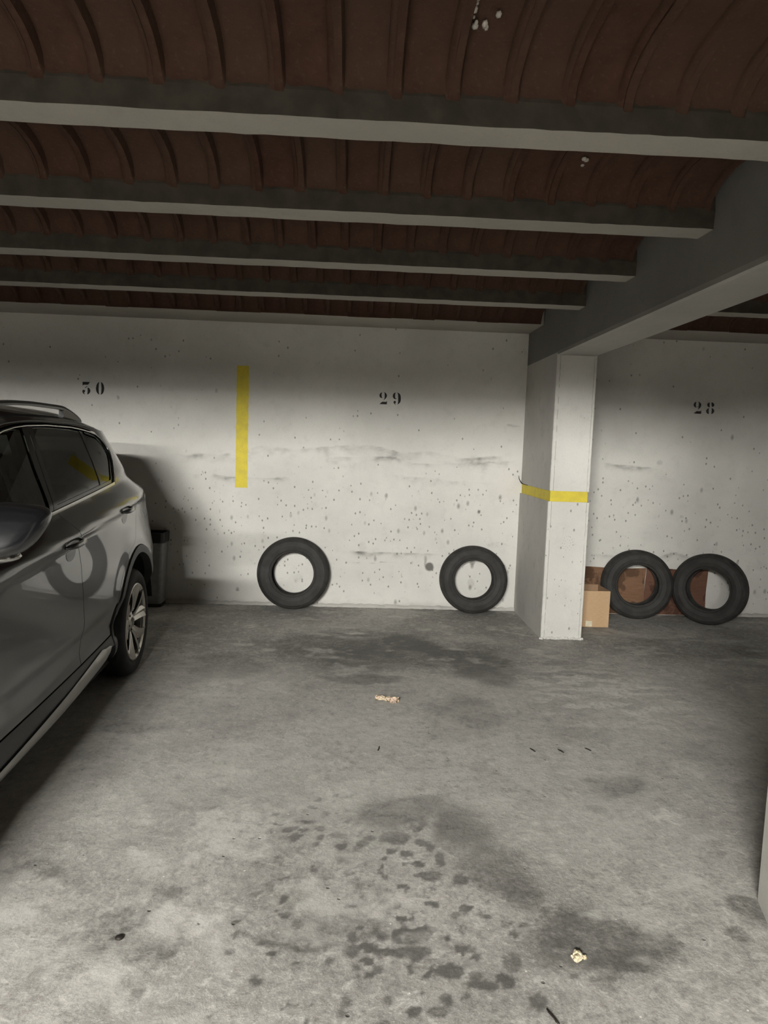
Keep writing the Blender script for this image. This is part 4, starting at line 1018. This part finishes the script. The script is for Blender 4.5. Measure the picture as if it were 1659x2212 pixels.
# wheels
TP = [(.232, -.030), (.240, -.018), (.262, -.006), (.290, -.002), (.312, -.010), (.326, -.024), (.334, -.045), (.336, -.06), (.336, -.078), (.329, -.080), (.329, -.088), (.336, -.090), (.336, -.125), (.329, -.127), (.329, -.135), (.336, -.137), (.336, -.16), (.330, -.185), (.312, -.206), (.27, -.212), (.232, -.19)]
def make_wheel(x, u, mirror=False):
    w = bpy.data.objects.new('wheel', None); COL.objects.link(w); w.parent = CAR
    w.location = (x, u, .336); w.rotation_euler = (0, 0, PI if mirror else 0)
    bm = bmesh.new(); lathe_bm(bm, TP, 64, 'X'); from_bm('tire', bm, M['car_tire'], w, smooth=True, angle=40)
    bm = bmesh.new(); lathe_bm(bm, [(.205, -.11), (.212, -.03), (.226, -.022), (.236, -.013), (.240, -.009), (.243, -.014), (.241, -.026), (.232, -.034)], 64, 'X'); from_bm('rim_barrel', bm, M['alloy_dark'], w, smooth=True, angle=40)
    bm = bmesh.new(); lathe_bm(bm, [(.222, -.020), (.234, -.009), (.240, -.007), (.243, -.013)], 64, 'X'); from_bm('rim_lip', bm, M['alloy'], w, smooth=True)
    bm = bmesh.new(); lathe_bm(bm, [(.001, -.10), (.10, -.105), (.205, -.11)], 48, 'X'); from_bm('brake_shield', bm, M['dark'], w)
    bm = bmesh.new(); lathe_bm(bm, [(.0005, -.028), (.028, -.028), (.031, -.033), (.060, -.041), (.078, -.052), (.080, -.09)], 40, 'X'); from_bm('hub', bm, M['alloy'], w, smooth=True, angle=35)
    bm = bmesh.new(); lathe_bm(bm, [(.0005, -.0245), (.022, -.0245), (.027, -.028), (.027, -.034)], 24, 'X'); from_bm('hub_cap', bm, M['alloy_dark'], w, smooth=True, angle=35)
    for k in range(5):
        a = 2 * PI * k / 5 + .32
        bm = bmesh.new(); tube_bm(bm, [(-.05, .052 * math.cos(a + .63), .052 * math.sin(a + .63)), (-.036, .052 * math.cos(a + .63), .052 * math.sin(a + .63))], .0085, 6); from_bm('lug_bolt', bm, M['dark'], w)
        bm = bmesh.new()
        # twin blade: two swept bars sharing a root, each with a raised edge
        for sgn, tw in ((-1, .10), (1, .30)):
            prev = None
            for i in range(9):
                t = i / 8; r = .062 + (.232 - .062) * t
                ang = a + sgn * (.10 + .17 * t) * 1.0 + tw * (t - .5) * .7
                wd = (.026 + .012 * t) if sgn < 0 else (.024 + .016 * t)
                xf = -.046 + .034 * t ** .8
                cx, cz = r * math.cos(ang), r * math.sin(ang); tx, tz = -math.sin(ang), math.cos(ang)
                tilt = .010 * sgn
                ring = [(xf - tilt, -wd), (xf + .004 * sgn, -.15 * wd), (xf + .004, .35 * wd), (xf + tilt, wd), (xf - .028, wd * .8), (xf - .030, -wd * .8)]
                rg = [bm.verts.new((X, cx + tx * q, cz + tz * q)) for X, q in ring]
                if prev:
                    for j in range(6): bm.faces.new((prev[j], prev[(j + 1) % 6], rg[(j + 1) % 6], rg[j]))
                else: bm.faces.new(rg[::-1])
                prev = rg
            bm.faces.new(prev)
        from_bm('spoke', bm, M['alloy'], w, smooth=True, angle=30)
make_wheel(0, 0); make_wheel(0, -WB); make_wheel(-2 * HW, 0, True); make_wheel(-2 * HW, -WB, True)

# cabin
def seat(x, u, rear=False):
    bm = bmesh.new(); w = .25 if not rear else .62
    add_box(bm, x - w, x + w, u - .25, u + .25, .42, .62, bevel=.05)
    mt = Matrix.Translation((x, u + .26, .60)) @ Matrix.Rotation(math.radians(-18), 4, 'X')
    add_box(bm, -w, w, -.06, .08, 0, .62, mat=mt, bevel=.05)
    s = from_bm('rear_seat' if rear else 'front_seat', bm, M['trimfab'], CAR, smooth=True, angle=50)
    for hx in ((0,) if not rear else (-.4, .4)):
        bm = bmesh.new(); add_box(bm, x + hx - .13, x + hx + .13, u + .44, u + .54, 1.22, 1.40, bevel=.04)
        from_bm('headrest', bm, M['trimfab'], s, smooth=True, angle=50)
seat(-.50, -1.45); seat(-1.30, -1.45); seat(-HW, -.45, True)
bm = bmesh.new(); add_box(bm, -2 * HW + .14, -.14, -2.35, -1.98, .75, 1.03, bevel=.06); from_bm('dashboard', bm, M['trimfab'], CAR, smooth=True, angle=50)
bm = bmesh.new(); bmesh.ops.create_circle(bm, segments=8, radius=.001)
bm.free()
bm = bmesh.new()
pts = [(-.50 + .185 * math.cos(2 * PI * k / 28), -1.86 + .05 * math.sin(2 * PI * k / 28), .98 + .18 * math.sin(2 * PI * k / 28)) for k in range(29)]
tube_bm(bm, pts, .015, 8); tube_bm(bm, [(-.50, -2.0, .92), (-.50, -1.87, .98)], .04, 8); tube_bm(bm, [(-.68, -1.86, .98), (-.32, -1.86, .98)], .016, 6); from_bm('steering_wheel', bm, M['trimfab'], CAR, smooth=True)
for sx in (1, -1):
    fx = lambda x: x if sx > 0 else -2 * HW - x
    bm = bmesh.new(); prev = None
    for u, z in ((-1.33, .95), (-1.27, 1.10), (-1.20, 1.24), (-1.12, 1.36), (-1.02, 1.50)):
        x = float(F(u, z)) - .055
        r = [bm.verts.new((fx(x), u - .055, z)), bm.verts.new((fx(x), u + .055, z)), bm.verts.new((fx(x - .03), u + .055, z)), bm.verts.new((fx(x - .03), u - .055, z))]
        if prev:
            for k in range(4): bm.faces.new((prev[k], prev[(k + 1) % 4], r[(k + 1) % 4], r[k]))
        prev = r
    from_bm('cabin_pillar', bm, M['headliner'], CAR)
    bm = bmesh.new(); prev = None
    for u, z in ((-1.41, .92), (-1.39, 1.05), (-1.345, 1.20), (-1.28, 1.34), (-1.22, 1.42)):
        x = float(F(u, z)) - .10
        r = [bm.verts.new((fx(x), u - .022, z)), bm.verts.new((fx(x), u + .022, z)), bm.verts.new((fx(x - .003), u + .022, z)), bm.verts.new((fx(x - .003), u - .022, z))]
        if prev:
            for k in range(4): bm.faces.new((prev[k], prev[(k + 1) % 4], r[(k + 1) % 4], r[k]))
        prev = r
    from_bm('seat_belt', bm, M['belt'], CAR)
def liner(a, t):
    s = -.97 + 1.94 * a; u = -1.62 + 2.0 * t; z = float(zg(u))
    return (-HW + s * (HW + float(F(u, z))), u, z - .02 + .05 * (1 - s * s))
surf('headliner', liner, 8, 8, M['trimfab'], CAR)
# ================================================================== LOOSE THINGS
# --- bald tyres leaning on the wall
def make_tyre():
    """Outer radius 0.318, width 0.18, axis along local Y; rests on z = 0 when its centre is at 0.318."""
    root = bpy.data.objects.new('tire', None); COL.objects.link(root)
    side = [(.186, -.052), (.190, -.068), (.196, -.074), (.203, -.076), (.207, -.0815), (.222, -.087), (.240, -.0895), (.243, -.0905), (.246, -.0895), (.262, -.0885), (.279, -.084), (.282, -.085), (.285, -.0825), (.297, -.073)]
    inner = [(.297, -.060), (.292, -.055), (.262, -.076), (.225, -.070), (.203, -.058), (.186, -.052)]
    for sg in (1, -1):
        bm = bmesh.new()
        prof = [(r, y * sg) for r, y in side] + [(r, y * sg) for r, y in inner[:-1]]
        lathe_bm(bm, prof, 72, 'Y', closed=True)
        from_bm('sidewall', bm, M['rubber'], root, smooth=True, angle=28)
        bm = bmesh.new(); lathe_bm(bm, [(.1835, -.050 * sg), (.1845, -.068 * sg), (.190, -.0745 * sg), (.1955, -.0755 * sg), (.197, -.070 * sg), (.194, -.054 * sg)], 64, 'Y', closed=True)
        from_bm('bead', bm, M['rubber_tread'], root, smooth=True)
    tr = [(.296, -.0742), (.307, -.067), (.3135, -.056), (.3165, -.047), (.3175, -.040), (.3110, -.0385), (.3110, -.0325), (.3178, -.031), (.318, -.0065), (.3112, -.005), (.3112, .005), (.318, .0065), (.3178, .031), (.3110, .0325), (.3110, .0385), (.3175, .040), (.3165, .047), (.3135, .056), (.307, .067), (.296, .0742), (.292, .06), (.299, .03), (.300, 0), (.299, -.03), (.292, -.06)]
    bm = bmesh.new()
    lathe_bm(bm, tr, 120, 'Y', closed=True, rmod=lambda i, k, r: r - (.0035 if (k % 3 == 0 and (1 <= i <= 3 or 16 <= i <= 18)) else 0))
    from_bm('tread', bm, M['rubber_tread'], root, smooth=True, angle=25)
    return root
def copy_thing(o, parent=None):
    c = o.copy(); COL.objects.link(c)
    if parent is not None: c.parent = parent
    for ch in list(o.children): copy_thing(ch, c)
    return c
tyre0 = make_tyre()
TYRES = [  # x, y of the axis centre, yaw (deg, + turns the face towards -x), lean, scale, spin, label
    (-.535, 6.222, 1, 5.0, 1.015, 0, 'bald black tyre leaning on the wall just right of the yellow stripe'),
    (1.098, 6.222, 2, 5.0, .965, 40, 'smaller bald black tyre leaning on the wall left of the pillar'),
    (2.590, 6.165, 9, 4.0, .985, 75, 'dusty tyre beside the cardboard box, with brown sheet filling its hole'),
    (3.190, 6.010, 42, 4.0, .995, 110, 'dusty tyre farthest right, half its hole brown and half white wall'),
]
for i, (x, y, yaw, lean, sc, spin, lab) in enumerate(TYRES):
    o = tyre0 if i == 0 else copy_thing(tyre0)
    th = math.radians(lean); R_ = .318 * sc; hw = .047 * sc
    zcen = R_ * math.cos(th) + hw * math.sin(th) - .001
    o.matrix_world = Matrix.Translation((x, y, zcen)) @ Matrix.Rotation(-math.radians(yaw), 4, 'Z') @ Matrix.Rotation(-th, 4, 'X') @ Matrix.Rotation(math.radians(spin), 4, 'Y') @ Matrix.Scale(sc, 4)
    tag(o, lab, 'tire', 'old tyres along the back wall')

# --- brown sheets behind the two right tyres
bm = bmesh.new()
def sheet(name, x0, x1, zt, mat, par=None, dy=0.0, th=.007):
    nx, nz = 14, 10; vs = []; fs = []
    f = lambda a, b, s: (x0 + (x1 - x0) * a + (.006 * math.sin(b * 5 + x0) if a in (0, 1) else 0), D - .028 + .016 * b - .004 * math.sin(a * 6 + 1) * b - dy - s, .004 + (zt + .006 * math.sin(a * 7)) * b)
    for s in (th, 0):
        for j in range(nz + 1):
            for i in range(nx + 1): vs.append(f(i / nx, j / nz, s))
    N = (nx + 1) * (nz + 1)
    for j in range(nz):
        for i in range(nx):
            a = j * (nx + 1) + i
            fs.append((a, a + 1, a + nx + 2, a + nx + 1)); fs.append((N + a, N + a + nx + 1, N + a + nx + 2, N + a + 1))
    per = [i for i in range(nx + 1)] + [(j + 1) * (nx + 1) - 1 for j in range(1, nz + 1)] + [nz * (nx + 1) + i for i in range(nx - 1, -1, -1)] + [j * (nx + 1) for j in range(nz - 1, 0, -1)]
    for k in range(len(per)):
        a, b = per[k], per[(k + 1) % len(per)]; fs.append((a, N + a, N + b, b))
    return mesh(name, vs, fs, mat, par, smooth=False)
br = thing('cardboard_sheet', 'stained brown folded sheet leaning on the wall behind the two right tyres', 'cardboard')
sheet('left_panel', 1.98, 2.735, .43, M['brown'], br); sheet('right_panel', 2.738, 3.325, .43, M['brown_red'], br)

# --- open cardboard box beside the pillar
bx = thing('cardboard_box', 'small open cardboard box on the floor, right of the pillar', 'box', (2.0, 5.79, 0))
bw, bd, bh, tk = .212, .30, .318, .005
ox = -.045
def panel(name, x0, x1, y0, y1, z0, z1, m=None, par=None):
    b = bmesh.new(); add_box(b, x0, x1, y0, y1, z0, z1, bevel=.0012)
    return from_bm(name, b, m or M['card'], par or bx)
fr = panel('front_panel', ox, bw, 0, tk, .002, bh)
panel('back_panel', ox, bw, bd - tk, bd, .002, bh); panel('left_panel', ox, ox + tk, tk, bd - tk, .002, bh); panel('right_panel', bw - tk, bw, tk, bd - tk, .002, bh); panel('bottom_panel', ox + tk, bw - tk, tk, bd - tk, .002, .002 + tk)
tag(panel('label', .012, .068, -.0012, .0004, .008, .056, M['tape'], fr), 'cream paper label')
for o in bx.children:
    if not o.name.startswith('front'):
        o.data.materials[0] = M['card_in']

# --- grey bin in the corner behind the car
bn = thing('trash_bin', 'grey waste bin with black rim against the wall behind the car', 'bin', (-1.83, 6.225, 0))
def bin_ring(t, inset=0.0):
    w = .135 + .026 * t - inset; d = .085 + .020 * t - inset; c = .028
    pts = []
    for sx, sy, a0 in ((1, -1, -90), (1, 1, 0), (-1, 1, 90), (-1, -1, 180)):
        for k in range(4):
            a = math.radians(a0 + 30 * k); pts.append((sx * (w - c) + c * math.cos(a), sy * (d - c) + c * math.sin(a)))
    return pts
def bin_shell(name, z0, z1, t0, t1, m, th=.006, floor=True, grow=0.0):
    bm = bmesh.new(); rings = []
    for z, t, ins in ((z0, t0, -grow), (z1, t1, -grow), (z1, t1, th), (z0 + (th if floor else 0), t0, th)):
        rings.append([bm.verts.new((x, y, z)) for x, y in bin_ring(t, ins)])
    for a, b in zip(rings, rings[1:] + ([rings[0]] if not floor else [])):
        for k in range(16): bm.faces.new((a[k], a[(k + 1) % 16], b[(k + 1) % 16], b[k]))
    if floor: bm.faces.new(rings[0][::-1]); bm.faces.new(rings[-1])
    return from_bm(name, bm, m, bn, smooth=True, angle=45)
bin_shell('body', .012, .60, 0, .93, M['bin']); bin_shell('rim', .575, .665, .9, 1.0, M['bin_rim'], .008, False, .006)
bin_shell('base', 0, .03, 0, .02, M['bin_rim'], .01, True, .004)

# --- litter on the floor
def crumple(name, label, cat, loc, L, r, rz, m, seed, seg=26, ring=14):
    rn = random.Random(seed); bm = bmesh.new(); prev = None
    ph = [rn.uniform(0, 6.28) for _ in range(8)]
    for i in range(seg + 1):
        t = i / seg; x = L * (t - .5)
        env = r * (1.0 - .28 * math.exp(-((t - .36) / .10) ** 2)) * (.80 + .28 * t)
        rg = []
        for k in range(ring):
            a = 2 * PI * k / ring
            q = env * (1 + .16 * math.sin(3 * a + ph[0] + 9 * t) + .13 * math.sin(5 * a - 17 * t + ph[1]) + .09 * rn.uniform(-1, 1))
            rg.append(bm.verts.new((x + .12 * r * rn.uniform(-1, 1), q * math.cos(a), max(-r * .92, q * math.sin(a) * .9) + r * .92)))
        if prev:
            for k in range(ring): bm.faces.new((prev[k], prev[(k + 1) % ring], rg[(k + 1) % ring], rg[k]))
        else:
            bm.faces.new(rg[::-1])
        prev = rg
    # hollow rolled end
    cen = [bm.verts.new(v.co + Vector((-.012, 0, 0)) + (Vector((v.co.x, 0, r * .92)) - v.co) * .35) for v in prev]
    for k in range(ring): bm.faces.new((prev[k], prev[(k + 1) % ring], cen[(k + 1) % ring], cen[k]))
    bm.faces.new(cen)
    o = from_bm(name, bm, m, smooth=False); o.location = loc; o.rotation_euler = (0, 0, rz)
    return tag(o, label, cat)
crumple('paper_wrapper', 'crumpled rolled cream paper wrapper lying in the middle of the floor', 'wrapper', (.223, 3.962, .0), .138, .0175, math.radians(-20), M['wrapper'], 4)
bm = bmesh.new(); rn = random.Random(9)
for i in range(9):
    r = rn.uniform(.006, .013)
    res = bmesh.ops.create_icosphere(bm, subdivisions=2, radius=r, matrix=Matrix.Translation((rn.gauss(0, .010), rn.gauss(0, .012), r * .8 + rn.uniform(0, .006))))
    for v in res['verts']: v.co += Vector((rn.uniform(-1, 1), rn.uniform(-1, 1), rn.uniform(-.6, .6))) * r * .28
for v in bm.verts: v.co.z = max(v.co.z, -.0005)
o = from_bm('crumpled_scrap', bm, M['leaf'], smooth=False); o.location = (.703, 1.893, 0)
tag(o, 'small crumpled pale yellow scrap on the floor near the viewer', 'scrap')
STICKS = [((.155, 3.318), .05, 80, 'tiny dark stick on the floor, leftmost, nearer the viewer than the paper wrapper'), ((.928, 3.33), .045, 115, 'short dark stick on the floor, left one of the close row of three'),
          ((1.07, 3.324), .045, 118, 'short dark stick on the floor, middle one of the close row of three'), ((1.216, 3.346), .04, 125, 'short dark stick on the floor, right one of the close row of three'), ((.567, 1.693), .055, 112, 'dark twig on the floor at the bottom edge of the picture')]
for (x, y), L, ang, lab in STICKS:
    bm = bmesh.new(); n = 5
    tube_bm(bm, [((i / n - .5) * L, .0012 * math.sin(i * 2.1), .0030) for i in range(n + 1)], [.0022, .0032, .003, .0032, .0026, .0016], 6)
    o = from_bm('dark_stick', bm, M['steel_dark'], smooth=True); o.location = (x, y, 0); o.rotation_euler = (0, 0, math.radians(ang))
    tag(o, lab, 'stick', 'dark sticks on the floor')
bm = bmesh.new(); r = bmesh.ops.create_icosphere(bm, subdivisions=2, radius=.011)
rn = random.Random(2)
for v in bm.verts: v.co = Vector((v.co.x * 1.1, v.co.y, max(v.co.z * .55, -.004) + .004)) * rn.uniform(.92, 1.08)
o = from_bm('pebble', bm, M['steel_dark'], smooth=True); o.location = (-.667, 1.982, 0)
tag(o, 'small round black pebble on the floor near the viewer, left side', 'pebble')

# --- fluorescent fitting between the joists, behind the viewer
for ti, (lx, ly, lz, ln) in enumerate(TUBES):
    ft = thing('fluorescent_light', ('white batten light with one glowing tube, nearest behind the viewer', 'white batten light with one glowing tube, farther back in the garage')[ti], 'lamp', (lx, ly, lz), 0, 'batten lights between the ceiling joists')
    bm = bmesh.new(); add_box(bm, -ln / 2 - .04, ln / 2 + .04, -.03, .03, .030, .075, bevel=.006); from_bm('batten', bm, M['enamel'], ft)
    bm = bmesh.new(); tube_bm(bm, [(-ln / 2, 0, 0), (ln / 2, 0, 0)], .016, 16); from_bm('tube', bm, M['tube'], ft, smooth=True, angle=50)
    for sx in (-1, 1):
        bm = bmesh.new(); add_box(bm, sx * ln / 2 - .012 + sx * .014, sx * ln / 2 + .012 + sx * .014, -.018, .018, -.018, .034, bevel=.004); from_bm('end_cap', bm, M['enamel'], ft)
        bm = bmesh.new(); tube_bm(bm, [(sx * ln * .35, 0, .07), (sx * ln * .35, 0, .175)], .004, 6); from_bm('hanger', bm, M['enamel'], ft)
